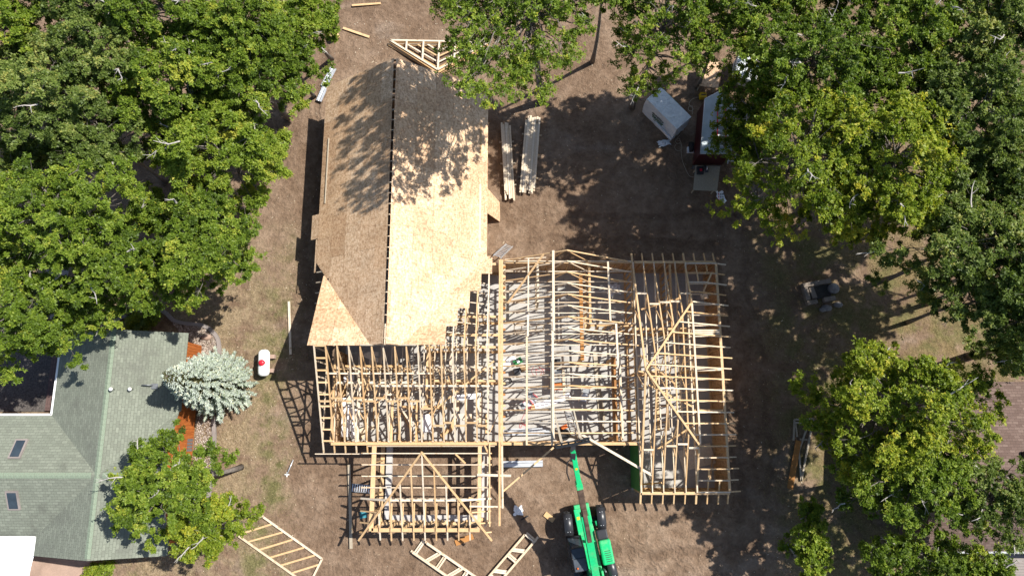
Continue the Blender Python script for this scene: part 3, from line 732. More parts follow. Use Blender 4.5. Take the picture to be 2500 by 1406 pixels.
# ---------------------------------------------------------------- neighbour with the green roof
gh = empty('green_roof_house', (-22, -1, 0), 'house with green shingle roof beside the blue spruce', 'house')
GX, GZ, GL, GR, GY0, GY1 = -21.9, 4.25, -25.6, -18.45, -6.75, 5.25
CYR, CY0, CY1, EZ = -2.5, -5.75, 0.62, 2.85
GS = (GZ - EZ) / 3.55
def quad(name, pts, mat, parent, dz=0.05): return MB().prism(pts, dz).build(name, mat, parent)
zg = lambda x: GZ - GS * abs(x - GX)
cs = (GZ - EZ) / 3.2
# left slope, back and front pieces cut by the valleys
def slope(name, pts, mat): quad(name, pts, mat, gh)
slope('roof_slope', [(GL, CY1, EZ), (GX, CYR, GZ), (GX, GY1, GZ), (GL, GY1, EZ)], M_SHG_Y)
slope('roof_slope', [(GL, GY0, EZ), (GX, GY0, GZ), (GX, CYR, GZ), (GL, CY0, EZ)], M_SHG_Y)
slope('roof_slope', [(GL, CY1, EZ), (-38, CY1, EZ), (-38, CYR, GZ), (GX, CYR, GZ)], M_SHG_X)
slope('roof_slope', [(GX, CYR, GZ), (-38, CYR, GZ), (-38, CY0, EZ), (GL, CY0, EZ)], M_SHG_X)
slope('roof_slope', [(GX, CYR, GZ), (GR, 0.9, EZ), (GR, GY1, EZ), (GX, GY1, GZ)], M_SHG_Y)
slope('roof_slope', [(GX, GY0, GZ), (GR, GY0, EZ), (GR, -5.6, EZ), (GX, CYR, GZ)], M_SHG_Y)
slope('roof_slope', [(GX, CYR, GZ), (GR - 0.1, CYR, GZ), (GR - 0.1, 0.9, EZ)], M_SHG_X)
slope('roof_slope', [(GX, CYR, GZ), (GR - 0.1, -5.6, EZ), (GR - 0.1, CYR, GZ)], M_SHG_X)
for i in range(44):  # ridge caps
    y = GY0 + 0.1 + i * 0.272
    m = MB(); z = GZ + 0.012 + 0.006 * (i % 2)
    m.add([(GX - 0.15, y, z - 0.045), (GX, y, z), (GX + 0.15, y, z - 0.045), (GX - 0.15, y + 0.26, z - 0.045), (GX, y + 0.26, z), (GX + 0.15, y + 0.26, z - 0.045)], [(0, 1, 4, 3), (1, 2, 5, 4)])
    m.build('ridge_cap', M_RIDGE, gh)
for i in range(28):
    x = GX - 0.3 - i * 0.272; z = GZ + 0.012 + 0.006 * (i % 2)
    m = MB(); m.add([(x, CYR - 0.15, z - 0.045), (x, CYR, z), (x, CYR + 0.15, z - 0.045), (x - 0.26, CYR - 0.15, z - 0.045), (x - 0.26, CYR, z), (x - 0.26, CYR + 0.15, z - 0.045)], [(0, 1, 4, 3), (1, 2, 5, 4)])
    m.build('ridge_cap', M_RIDGE, gh)
for i in range(11):
    x = GX + 0.3 + i * 0.272; z = GZ + 0.012 + 0.006 * (i % 2)
    m = MB(); m.add([(x, CYR - 0.15, z - 0.045), (x, CYR, z), (x, CYR + 0.15, z - 0.045), (x + 0.26, CYR - 0.15, z - 0.045), (x + 0.26, CYR, z), (x + 0.26, CYR + 0.15, z - 0.045)], [(0, 1, 4, 3), (1, 2, 5, 4)])
    m.build('ridge_cap', M_RIDGE, gh)
# gutters and walls
for a, b in (((GL - 0.06, GY1), (GL - 0.06, CY1 + 0.06)), ((GL - 0.06, CY1 + 0.06), (-38, CY1 + 0.06)), ((GL - 0.06, CY0 - 0.06), (-38, CY0 - 0.06)), ((GL - 0.06, GY0), (GL - 0.06, CY0 - 0.06))):
    board('gutter', (a[0], a[1], EZ + 0.0), (b[0], b[1], EZ + 0.0), 0.11, 0.12, M_WHITE, gh)
MB().box((-21.95, -0.75, 1.38), (6.1, 11.2, 2.76)).build('wall', M_SIDING, gh)
MB().box((-31, -2.55, 1.38), (12.0, 5.6, 2.76)).build('wall', M_SIDING, gh)
m = MB()
for i in range(58): m.box((-18.885, -5.9 + i * 0.187, 1.4), (0.028, 0.03, 2.6))
m.build('siding_batten', M_SIDING, gh)
for s in (1, -1):
    y = GY1 - 0.35 if s > 0 else GY0 + 0.35
    MB().add([(-25.1, y, 2.7), (-18.9, y, 2.7), (GX, y, GZ - 0.12), (-25.1, y - 0.05, 2.7), (-18.9, y - 0.05, 2.7), (GX, y - 0.05, GZ - 0.12)], [(0, 1, 2), (5, 4, 3), (0, 3, 4, 1), (1, 4, 5, 2), (2, 5, 3, 0)]).build('gable', M_SIDING, gh)
for (px, py, dz) in ((284, 951, 0.45), (321, 950, 0.40)):  # vent pipes
    p = at(px, py, 3.9); zz = zg(p.x)
    m = MB(); m.lathe([(0.06, zz - 0.08), (0.06, zz + dz * 0.6), (0.10, zz + dz * 0.6), (0.10, zz + dz * 0.8), (0.02, zz + dz)], 12, Matrix.Translation((p.x, p.y, 0))); m.build('vent_cap', M_WHITE, gh)
p = at(370, 940, 3.6); zz = zg(p.x)
m = MB(); m.tube([(p.x, p.y, zz - 0.05), (p.x, p.y, zz + 0.3), (p.x - 0.45, p.y, zz + 0.34)], 0.035, 6); m.box((p.x + 0.1, p.y - 0.05, zz + 0.02), (0.35, 0.3, 0.04)); m.build('vent_pipe', M_STEEL, gh)
for (px, py, rz) in ((45, 1096, -0.20), (33, 1220, 0.08)):  # skylights
    y_ = at(px, py, 3.6).y; z_ = GZ - cs * abs(y_ - CYR); p = at(px, py, z_); sg = -1 if p.y > CYR else 1
    n = Vector((0, -sg * cs, 1)).normalized(); t = Vector((0, 1, sg * cs)).normalized(); x_ = Vector((1, 0, 0))
    c = Vector((p.x, p.y, GZ - cs * abs(p.y - CYR)))
    def sky_box(w, l, h0, h1):
        m = MB(); q = []
        for h_ in (h0, h1):
            for a_, b_ in ((-w, -l), (w, -l), (w, l), (-w, l)): q.append(c + x_ * a_ + t * b_ + n * h_)
        return m.hexa(q)
    sk = sky_box(0.33, 0.55, -0.03, 0.09).build('skylight', M_KERB, gh)
    sky_box(0.24, 0.46, 0.085, 0.105).build('pane', M_GLASS, sk)
# yard pieces round the green house
dk = empty('garden_deck', at(95, 950, 0.2), 'dark brown board deck in the corner of the green roof house', 'deck')
for i in range(14):
    x = -27.75 + i * 0.145
    board('deck_board', (x, 0.95, 0.24), (x, 4.2, 0.24), 0.135, 0.035, M_DECK, dk)
MB().box((-26.75, 2.55, 0.09), (1.95, 3.1, 0.19)).build('deck_frame', M_DECK, dk)
tag(MB().prism([(-33, 0.9, 0.02), (-27.85, 0.9, 0.02), (-27.85, 6.0, 0.02), (-33, 6.0, 0.02)], 0.1).build('gravel_bed', simple('dark_gravel', (0.075, 0.066, 0.06), 0.9, 0, 0.6, 14)), kind='structure')
tag(MB().prism([(-29.6, 6.2, 0.05), (-27.9, 6.2, 0.05), (-27.6, 9.6, 0.05), (-29.0, 9.6, 0.05)], 0.15).build('path', M_KERB), kind='structure')
tag(MB().prism([(-32, -9.5, 0.03), (-24.6, -9.5, 0.03), (-24.2, -8.5, 0.03), (-23.9, -7.6, 0.03), (-23.9, -5.9, 0.03), (-32, -5.9, 0.03)], 0.15).build('patio', M_PATIO), kind='structure')
m = MB(); N = 10; v = []; f = []
for i in range(N + 1):
    for j in range(N + 1):
        u, w = i / N, j / N
        x = -32 + (6.4 - 0.22 * math.sin(w * math.pi)) * u - 0.15 * w * u; y = -5.85 - 4.0 * w
        v.append((x, y, 2.55 - 0.22 * math.sin(u * math.pi) * math.sin(w * math.pi)))
for i in range(N):
    for j in range(N):
        a = i * (N + 1) + j; f.append((a, a + 1, a + N + 2, a + N + 1))
sl = empty('shade_canopy', (-28, -8, 0), 'white cloth shade canopy stretched over the patio below the green roof', 'canopy')
m.add(v, f, True); m.build('cloth', M_SAIL, sl)
for q in ((-25.85, -9.7), (-25.75, -6.0)): MB().tube([(q[0] - 0.05, q[1], 0), (q[0] - 0.05, q[1], 2.53)], 0.04, 8).build('post', M_STEEL, sl)
# planting bed kerbs and gravel
def kerb(pts, name, label, w=0.22):
    m = MB(); pts = [Vector(p) for p in pts]; k = len(pts); L = []; Rr = []
    for i, p in enumerate(pts):
        d = (pts[min(i + 1, k - 1)] - pts[max(i - 1, 0)]).normalized(); n = Vector((-d.y, d.x, 0)) * w / 2
        L.append(p + n); Rr.append(p - n)
    v = []; f = []
    for i in range(k): v += [L[i] + Vector((0, 0, 0.12)), Rr[i] + Vector((0, 0, 0.12)), L[i] - Vector((0, 0, 0.1)), Rr[i] - Vector((0, 0, 0.1))]
    for i in range(k - 1):
        a = 4 * i; f += [(a, a + 1, a + 5, a + 4), (a + 1, a + 3, a + 7, a + 5), (a + 2, a, a + 4, a + 6)]
    m.add(v, f, False); return tag(m.build(name, M_KERB), label, 'kerb')
def curve(pp, n=6):
    P_ = [at(*q) for q in pp]; out = []
    for i in range(len(P_) - 1):
        p0, p1, p2, p3 = P_[max(i - 1, 0)], P_[i], P_[i + 1], P_[min(i + 2, len(P_) - 1)]
        for j in range(n):
            t = j / n; out.append(0.5 * ((2 * p1) + (p2 - p0) * t + (2 * p0 - 5 * p1 + 4 * p2 - p3) * t * t + (3 * p1 - p0 - 3 * p2 + p3) * t ** 3))
    return out + [P_[-1]]
k1 = curve([(255, 797), (300, 775), (335, 757), (372, 752), (402, 762), (425, 782), (455, 790), (497, 795), (522, 812), (535, 838), (537, 900)])
kerb(k1, 'bed_kerb', 'curved concrete kerb round the gravel bed behind the spruce')
k2 = curve([(520, 1008), (524, 1060), (522, 1110), (514, 1180), (503, 1250), (470, 1330)])
kerb(k2, 'bed_kerb', 'straight concrete kerb along the gravel strip below the spruce')
def gravel(poly, n, seed, zoff=0.03):
    rg = np.random.default_rng(seed); P2 = np.array([(p.x, p.y) for p in poly]); lo, hi = P2.min(0), P2.max(0); pts = []
    while len(pts) < n:
        q = rg.uniform(lo, hi); ins = False
        for i in range(len(P2)):
            a, b = P2[i], P2[i - 1]
            if (a[1] > q[1]) != (b[1] > q[1]) and q[0] < (b[0] - a[0]) * (q[1] - a[1]) / (b[1] - a[1]) + a[0]: ins = not ins
        if ins: pts.append(q)
    pts = np.array(pts); r = rg.uniform(0.03, 0.075, n)
    V = []
    for (x, y), q in zip(pts, r):
        a = rg.uniform(0, 6.28); c = [(x + q * math.cos(a + t) * rg.uniform(.7, 1.2), y + q * math.sin(a + t) * rg.uniform(.7, 1.2), zoff) for t in (0, 2.1, 4.2)]
        top = (x, y, zoff + q * 0.8)
        for i in range(3): V += [c[i], c[(i + 1) % 3], top]
    return np_mesh('gravel', V, 3, np.repeat(rg.uniform(0, 1, n), 3))
def gravel_mat():
    n = NT('river_gravel'); a = n.n('ShaderNodeAttribute', attribute_name='v')
    return n.set(n.ramp(a.outputs['Fac'], [(0, (0.16, 0.12, 0.10)), (0.5, (0.33, 0.26, 0.21)), (1, (0.52, 0.46, 0.40))]), 0.85)
M_GRAV = gravel_mat()
tag(link(gravel([p for p in k1[24:]] + [at(485, 905), at(462, 860), at(430, 800)], 2600, 5), 'gravel', M_GRAV), 'loose pale river gravel inside the curved kerb', 'gravel', kind='stuff')
tag(link(gravel(k2 + [at(440, 1330), at(472, 1180), at(480, 1010)], 1800, 6), 'gravel', M_GRAV), 'loose pale river gravel along the straight kerb', 'gravel', kind='stuff')
tag(MB().lathe([(0.02, 0.0), (0.30, 0.02), (0.26, 0.16), (0.1, 0.22), (0.01, 0.22)], 9, Matrix.Translation(at(505, 823)) @ Matrix.Diagonal((1.2, 0.7, 1, 1))).build('boulder', M_PATIO), 'rust coloured boulder in the gravel bed beside orange siding', 'boulder')
# air conditioner beside the siding
ac = empty('air_conditioner', at(455, 1085), 'grey air conditioning unit against orange siding under the lower left tree', 'machine')
a_ = at(455, 1085); MB().box((a_.x, a_.y, 0.42), (0.8, 0.8, 0.75)).build('casing', M_STEEL, ac, 0.03)
MB().lathe([(0.32, 0.80), (0.32, 0.83), (0.05, 0.86)], 18, Matrix.Translation((a_.x, a_.y, 0))).build('fan_grille', M_WHITE, ac)

# ---------------------------------------------------------------- right neighbour with the brown roof
rh = empty('brown_roof_house', (27, -2, 0), 'house with brown shingle roof under the trees at lower right', 'house')
RX0, RY0, RYR, RY1, RZ, RE = 21.9, -6.5, -2.15, 2.4, 5.35, 3.0
RNE = 4.3
quad('roof_slope', [(RX0, RY0, RE), (40, RY0, RE), (40, RYR, RZ), (RX0, RYR, RZ)], M_SHB, rh)
quad('roof_slope', [(RX0, RYR, RZ), (40, RYR, RZ), (40, RY1, RNE), (RX0, RY1, RNE)], M_SHB, rh)
MB().box((31.3, -2.05, 1.45), (17.8, 8.0, 2.9)).build('wall', M_DECK, rh)
MB().add([(22.4, RY0 + 0.4, 2.9), (22.4, RY1 - 0.4, 2.9), (22.4, RY1 - 0.4, RNE), (22.4, RYR, RZ - 0.08), (22.4, RY0 + 0.4, 3.12), (22.5, RY0 + 0.4, 2.9), (22.5, RY1 - 0.4, 2.9), (22.5, RY1 - 0.4, RNE), (22.5, RYR, RZ - 0.08), (22.5, RY0 + 0.4, 3.12)], [(0, 1, 2, 3, 4), (9, 8, 7, 6, 5)]).build('gable', M_DECK, rh)
board('gutter', (RX0, RY0 - 0.05, RE), (40, RY0 - 0.05, RE), 0.1, 0.1, M_STEEL, rh)
p = at(2366, 1122, 5.0); MB().lathe([(0.09, p.z - 0.3), (0.09, p.z + 0.3), (0.16, p.z + 0.3), (0.02, p.z + 0.45)], 10, Matrix.Translation((p.x, p.y, 0))).build('vent_cap', M_WHITE, rh)
p = at(2495, 1110, 5.0); MB().lathe([(0.16, p.z - 0.4), (0.16, p.z + 0.3), (0.22, p.z + 0.3), (0.02, p.z + 0.5)], 12, Matrix.Translation((p.x, p.y, 0))).build('vent_pipe', M_BLKPL, rh)
dk = empty('porch_step', at(2460, 1390), 'grey plank porch step below the brown roof', 'step')
p = at(2470, 1388, 0.3)
for i in range(9): board('plank', (p.x - 0.9, p.y + 0.8 - i * 0.15, 0.3), (p.x + 1.5, p.y + 0.8 - i * 0.15, 0.3), 0.14, 0.04, M_KERB, dk)
MB().box((p.x + 0.3, p.y + 0.2, 0.13), (2.2, 1.2, 0.25)).build('frame', M_KERB, dk)

# ---------------------------------------------------------------- objects on the site
# propane tank
c = at(641, 885, 0.0); c = Vector((-14.83, 3.75, 0))
tk = empty('propane_tank', c, 'white propane tank with red dome lid between the spruce and the house frame', 'tank')
MT = Matrix.Translation((c.x, c.y, 0.62)) @ Matrix.Rotation(R(3), 4, 'Z')
MB().lathe([(0.02, -0.80), (0.16, -0.785), (0.26, -0.73), (0.325, -0.63), (0.335, -0.5), (0.335, 0.5), (0.325, 0.63), (0.26, 0.73), (0.16, 0.785), (0.02, 0.80)], 28, MT, 'Y').build('body', M_TANK, tk)
MB().lathe([(0.19, 0.26), (0.19, 0.40), (0.15, 0.47), (0.05, 0.50), (0.005, 0.50)], 20, MT @ Matrix.Translation((0, -0.02, 0))).build('dome_lid', M_RED, tk)
for y in (-0.42, 0.42):
    MB().box((c.x + 0.12, c.y + y, 0.14), (0.75, 0.24, 0.30)).build('support_block', M_PATIO, tk)
# telehandler
fwd = Vector((-0.19, 0.98, 0)).normalized(); side_ = Vector((fwd.y, -fwd.x, 0)); org = Vector((4.36, -6.55, 0))
TM = Matrix((( side_.x, fwd.x, 0, org.x), (side_.y, fwd.y, 0, org.y), (0, 0, 1, 0), (0, 0, 0, 1)))  # local x right, y forward
th = empty('telehandler', org, 'green telehandler with raised boom and forks over the garage trusses', 'telehandler')
def tb(name, c, size, mat, bev=0.03, parent=th): return MB().box(c, size, 0, TM).build(name, mat, parent, bev)
for i, (x, y) in enumerate(((-0.95, 1.36), (0.95, 1.36), (-0.95, -1.36), (0.95, -1.36))):
    MW = TM @ Matrix.Translation((x, y, 0.66)) @ Matrix.Rotation(R(-6) if y > 0 else R(4), 4, 'Z')
    m = MB(); m.lathe([(0.30, -0.19), (0.50, -0.20), (0.60, -0.18), (0.645, -0.11), (0.65, 0.0), (0.645, 0.11), (0.60, 0.18), (0.50, 0.20), (0.30, 0.19)], 30, MW, 'X')
    for q in range(22):
        a = q * 2 * math.pi / 22
        for sx in (-1, 1):
            m.box((sx * 0.09, 0, 0.655), (0.17, 0.07, 0.05), sx * 0.5, MW @ Matrix.Rotation(a + (0.14 if sx > 0 else 0), 4, 'X'))
    w = m.build('wheel', M_BLACK, th)
    MB().lathe([(0.05, -0.15), (0.29, -0.16), (0.31, -0.10), (0.31, 0.10), (0.29, 0.16), (0.05, 0.15)], 20, MW, 'X').build('rim', M_GRN, w)
    m = MB(); v = []; f = []  # fender arc over the tyre
    for k in range(9):
        a = R(-50 + k * 12.5 * 1.0)
        for xx in (-0.24, 0.24): v.append(MW @ Vector((xx, math.sin(a) * 0.76, math.cos(a) * 0.76)))
        for xx in (-0.24, 0.24): v.append(MW @ Vector((xx * 1.02, math.sin(a) * 0.73, math.cos(a) * 0.73)))
    for k in range(8):
        b = 4 * k; f += [(b, b + 1, b + 5, b + 4), (b + 2, b + 6, b + 7, b + 3), (b, b + 4, b + 6, b + 2), (b + 1, b + 3, b + 7, b + 5)]
    m.add(v, f, True)
    fd = m.build('fender', M_BLKPL, th)
    for bx in (-0.07, 0.07):
        for by in (-0.36, 0.36):
            z = math.sqrt(0.76 ** 2 - by ** 2) + 0.0
            MB().lathe([(0.025, z - 0.02), (0.025, z + 0.012), (0.004, z + 0.02)], 8, MW @ Matrix.Translation((bx, by, 0))).build('bolt', M_ALU, fd)
tb('chassis', (0, 0, 0.80), (0.86, 4.6, 0.5), M_GRN)
tb('front_plate', (-0.28, 1.35, 1.10), (0.42, 1.5, 0.12), M_GRN)
tb('decal_plate', (-0.32, 1.60, 1.167), (0.16, 0.16, 0.01), M_YEL, 0)
tb('axle', (0, 1.36, 0.62), (1.5, 0.26, 0.26), M_BLACK); tb('axle', (0, -1.36, 0.62), (1.5, 0.26, 0.26), M_BLACK)
tb('rear_tower', (-0.31, -1.9, 1.55), (0.12, 1.5, 1.3), M_GRN); tb('rear_tower', (0.31, -1.9, 1.55), (0.12, 1.5, 1.3), M_GRN)
# cab
tb('cab_base', (-0.80, -0.15, 0.95), (0.80, 1.75, 0.9), M_BLKPL)
cab = MB()
q = [(-1.20, -1.0, 1.4), (-0.42, -1.0, 1.4), (-0.42, 0.72, 1.4), (-1.20, 0.72, 1.4), (-1.14, -0.9, 2.42), (-0.44, -0.9, 2.42), (-0.44, 0.28, 2.42), (-1.14, 0.28, 2.42)]
cabo = cab.hexa([TM @ Vector(a) for a in q]).build('cab_glass', M_GLASS, th, 0.05)
for a, b in ((0, 4), (1, 5), (2, 6), (3, 7), (4, 5), (5, 6), (6, 7), (7, 4)):
    MB().tube([TM @ Vector(q[a]), TM @ Vector(q[b])], 0.045, 6).build('cab_pillar', M_BLKPL, cabo)
rf = MB().box((-0.79, -0.58, 2.46), (0.72, 0.66, 0.09), 0, TM).build('cab_roof', simple('slate_plastic', (0.055, 0.065, 0.08), 0.35), th, 0.04)
MB().box((-0.79, 0.02, 2.455), (0.66, 0.48, 0.04), 0, TM).build('roof_window', M_GLASS, cabo)
MB().lathe([(0.05, 2.50), (0.05, 2.58), (0.01, 2.60)], 10, TM @ Matrix.Translation((-0.98, -0.72, 0))).build('beacon', M_ORG, rf)
for y in (0.1, 0.3, 0.5): tb('guard_bar', (-1.25, y - 0.3, 1.7), (0.03, 0.03, 0.9), M_STEEL, 0)
# engine cover
tb('engine_cover', (0.84, -0.42, 1.12), (0.66, 1.34, 0.72), M_GRN, 0.10)
tb('engine_nose', (0.80, 0.52, 1.05), (0.62, 0.56, 0.62), M_BLKPL, 0.08)
for i in range(6): tb('louvre', (0.88, -0.90 + i * 0.11, 1.484), (0.34, 0.03, 0.012), M_BLKPL, 0)
tb('counterweight', (0, -2.5, 0.95), (1.5, 0.35, 0.7), M_GRN, 0.05)
m = MB(); m.tube([(0.52, -1.3, 1.0), (0.52, -1.3, 1.9)], 0.05, 8, True, TM); m.build('exhaust', M_STEEL, th)
m = MB(); m.tube([(0.62, 1.05, 1.2), (0.62, 1.30, 1.25)], 0.07, 8, True, TM); m.build('light_bracket', M_GRN, th)
# boom
b0 = Vector((4.66, -8.55, 2.35)); b1 = Vector((3.07, -1.25, 6.45)); bd = (b1 - b0); BL = bd.length; bu = bd / BL
def bp(t): return b0 + bu * (t * BL)
def bsec(name, t0, t1, w, h, mat, drop=0.0):
    o = Vector((0, 0, -drop)); return MB().beam(bp(t0) + o, bp(t1) + o, w, h).build(name, mat, th, 0.015)
bsec('boom_outer', 0.0, 0.50, 0.40, 0.46, M_GRN)
bsec('boom_slide', 0.36, 0.60, 0.22, 0.03, M_GALV, -0.05)
bsec('boom_collar', 0.50, 0.55, 0.44, 0.48, M_GRN)
bsec('boom_middle', 0.55, 0.74, 0.30, 0.36, M_GALV, 0.04)
bsec('boom_collar', 0.74, 0.78, 0.33, 0.40, M_GRN, 0.03)
bsec('boom_inner', 0.74, 1.0, 0.25, 0.30, M_GRN, 0.05)
bsec('boom_decal', 0.880, 0.893, 0.12, 0.01, M_YEL, 0.035)
for t in (0.18, 0.36): bsec('boom_rib', t, t + 0.008, 0.43, 0.02, M_GRN, -0.012)
m = MB(); m.tube([TM @ Vector((0.0, 0.2, 1.0)), bp(0.45) - Vector((0, 0, 0.45))], 0.07, 8); m.build('lift_cylinder', M_ALU, th)
m = MB(); m.tube([b1 + Vector((-0.12, -0.3, -0.1)), b1 + Vector((-0.30, -0.5, -0.3)), b1 + Vector((-0.30, -1.0, -0.6)), b1 + Vector((-0.16, -1.4, -0.85))], 0.035, 6); m.build('hose', M_BLACK, th)
m = MB(); m.beam(b1 + Vector((0, -0.1, 0)), Vector((3.10, -0.92, 6.0)), 0.24, 0.5); m.build('boom_head', M_BLKPL, th)
cl, cr = Vector((2.2, -1.03, 6.05)), Vector((3.96, -0.72, 6.05)); cdn = (cr - cl).normalized(); cf = Vector((-cdn.y, cdn.x, 0))
cg = MB()
cg.beam(cl, cr, 0.13, 0.09); cg.beam(cl + cf * 0.16, cr + cf * 0.16, 0.08, 0.09); cg.beam(cl - Vector((0, 0, 0.55)), cr - Vector((0, 0, 0.55)), 0.12, 0.12)
for t in (0.02, 0.2, 0.4, 0.6, 0.8, 0.98):
    p = cl + (cr - cl) * t; cg.beam(p - cf * 0.06 - Vector((0, 0, .01)), p + cf * 0.2 - Vector((0, 0, .01)), 0.06, 0.62)
cg.build('fork_carriage', simple('dark_steel', (0.014, 0.016, 0.019), 0.8, 0.0, 0.3, 6.0, 0.1), th)
for t in (0.22, 0.78):
    p = cl + (cr - cl) * t + cf * 0.24
    m = MB(); m.beam(p, p + Vector((0, 0, -0.62)), 0.13, 0.05, up=cf)
    q_ = p + Vector((0, 0, -0.58)); fdir = (cf + cdn * -0.05).normalized()
    m.add([q_ + cdn * -0.07, q_ + cdn * 0.07, q_ + fdir * 1.45 + cdn * 0.03, q_ + fdir * 1.45 - cdn * 0.03, q_ + cdn * -0.07 - Vector((0, 0, .05)), q_ + cdn * 0.07 - Vector((0, 0, .05)), q_ + fdir * 1.45 + cdn * 0.03 - Vector((0, 0, .015)), q_ + fdir * 1.45 - cdn * 0.03 - Vector((0, 0, .015))], [(0, 1, 2, 3), (7, 6, 5, 4), (0, 4, 5, 1), (1, 5, 6, 2), (2, 6, 7, 3), (3, 7, 4, 0)])
    m.build('fork_tine', M_GREYLUM, th)

# lumber piles
def pile(name, label, a, b, nx, nz, mat, seed, w=0.15, h=0.045):
    rg = random.Random(seed); a = Vector(a); b = Vector(b); d = (b - a).normalized(); n = Vector((d.y, -d.x, 0))
    root = empty(name, (a + b) / 2, label, 'lumber pile')
    for t in (0.18, 0.5, 0.82):
        c_ = a + (b - a) * t; wd = nx * w / 2 + 0.15
        MB().beam(c_ - n * wd + Vector((0, 0, 0.1)), c_ + n * wd + Vector((0, 0, 0.1)), 0.09, 0.1).build('bearer', M_GREYLUM, root)
    for k in range(nz):
        for i in range(nx):
            o = n * ((i - (nx - 1) / 2) * w + rg.uniform(-0.015, 0.015)); e0 = rg.uniform(-0.45, 0.35); e1 = rg.uniform(-0.45, 0.3)
            if k == nz - 1 and rg.random() < 0.25: continue
            z = Vector((0, 0, 0.1 + (k + 1) * h - (rg.uniform(0, 0.012) if k == nz - 1 else 0)))
            MB().beam(a + o + d * e0 + z, b + o + d * e1 + z, w * 0.86, h * 0.95).build('plank', mat, root)
    return root
pile('lumber_pile', 'narrow pile of pale planks nearest the sheathed roof', (-0.40, 18.9, 0), (-0.15, 14.3, 0), 5, 6, M_LUM2, 11, 0.13)
pile('lumber_pile', 'wider pale lumber pile right of the narrow pile', (1.35, 19.4, 0), (0.98, 14.8, 0), 7, 6, M_LUM2, 12, 0.14)
# bundle of flat trusses on the ground at the top
tsr = empty('truss_stack', (-4.9, 24.4, 0), 'bundle of triangular roof trusses lying flat behind the sheathed roof', 'truss stack')
for k in range(4):
    z = 0.10 + 0.095 * k
    A_, B_, C_ = Vector((-8.25 + 0.05 * k, 25.0 + 0.05 * k, z)), Vector((-1.45 - 0.03 * k, 24.85 + 0.05 * k, z)), Vector((-4.88, 22.85 + 0.16 * (k % 2), z))
    m = MB()
    for a, b in ((A_, B_), (A_, C_), (B_, C_)): m.beam(a, b, 0.11, 0.09)
    if k == 3:
        for t in (0.17, 0.34, 0.5, 0.66, 0.83):
            top = A_ + (B_ - A_) * t; bot = A_ + (C_ - A_) * (t / 0.5) if t <= 0.5 else B_ + (C_ - B_) * ((1 - t) / 0.5)
            m.beam(top - Vector((0, 0, .004)), bot - Vector((0, 0, .004)), 0.11, 0.08)
    m.build('truss', M_LUM2 if k % 2 else M_LUM, tsr)
for j in range(1, 5): # shorter trusses of the bundle, nested inside
    z = 0.16 + 0.02 * j; A_ = Vector((-8.25 + 0.66 * j, 24.92, z)); B_ = Vector((-1.45 - 0.66 * j, 24.80, z)); C_ = Vector((-4.88, 22.85 + 0.40 * j, z))
    m = MB(); m.beam(A_, C_, 0.085, 0.06); m.beam(B_, C_, 0.085, 0.06); m.build('truss', M_LUM if j % 2 else M_LUM2, tsr)
# loose items list: boards on the ground
def gboard(a, b, w, h, mat, label, cat='plank', z=0.03, name='loose_plank'):
    a = Vector((a[0], a[1], z + h)); b = Vector((b[0], b[1], z + h))
    return tag(MB().beam(a, b, w, h).build(name, mat), label, cat)
def A2(px, py): p = at(px, py); return (p.x, p.y)
gboard(A2(860, 15), A2(930, 10), 0.14, 0.05, M_LUM, 'pale plank on the dirt at the very top edge')
gboard(A2(838, 70), A2(902, 92), 0.16, 0.05, M_LUM, 'pale plank on the dirt below the top edge plank')
gboard(A2(706, 736), A2(710, 865), 0.14, 0.05, M_LUM2, 'long pale board lying between the lawn and the shadow of the house')
gboard(A2(853, 1133), A2(858, 1338), 0.17, 0.06, M_GREYLUM, 'long grey white board on the ground left of the porch', z=0.05)
gboard(A2(1112, 1325), A2(1155, 1308), 0.32, 0.02, M_LVL, 'short orange board on the ground in front of the porch')
gboard(A2(1330, 1253), A2(1352, 1270), 0.30, 0.02, M_LUM, 'small tan board beside the front tyre of the telehandler')
gboard(A2(1272, 1268), A2(1290, 1258), 0.07, 0.05, M_BLACK, 'short dark stake on the dirt left of the telehandler', 'stake')
gboard(A2(1948, 1075), A2(1927, 1192), 0.34, 0.03, M_LVL, 'orange engineered beam lying on the grass by the white truss frame', z=0.09)
lg = MB(); lg.tube([at(806, 95, 0.22), at(826, 84, 0.22)], 0.22, 12); tag(lg.build('log', M_LUM), 'cut log end under the woods edge at the top', 'log')
# metal planks
def metal_plank(a, b, w, label, z=0.04, n=3):
    a = Vector((a[0], a[1], z + 0.06)); b = Vector((b[0], b[1], z + 0.06)); d = (b - a).normalized(); s_ = Vector((d.y, -d.x, 0))
    root = empty('scaffold_plank', (a + b) / 2 - Vector((0, 0, 0.06)), label, 'scaffold plank')
    MB().beam(a, b, w, 0.05).build('deck', M_ALU, root)
    for i in range(n + 1): o = s_ * ((i / n - 0.5) * w); MB().beam(a + o + Vector((0, 0, .02)), b + o + Vector((0, 0, .02)), 0.03, 0.03).build('rib', M_STEEL if i % 2 else M_ALU, root)
metal_plank(A2(815, 168), A2(791, 213), 0.42, 'ribbed aluminium plank leaning by the top left corner of the roof')
metal_plank(A2(800, 205), A2(780, 250), 0.36, 'second ribbed aluminium plank overlapping the first by the roof corner', z=0.12)
metal_plank(A2(1228, 1133), A2(1325, 1131), 0.34, 'translucent grey aluminium plank on dirt in front of the garage')
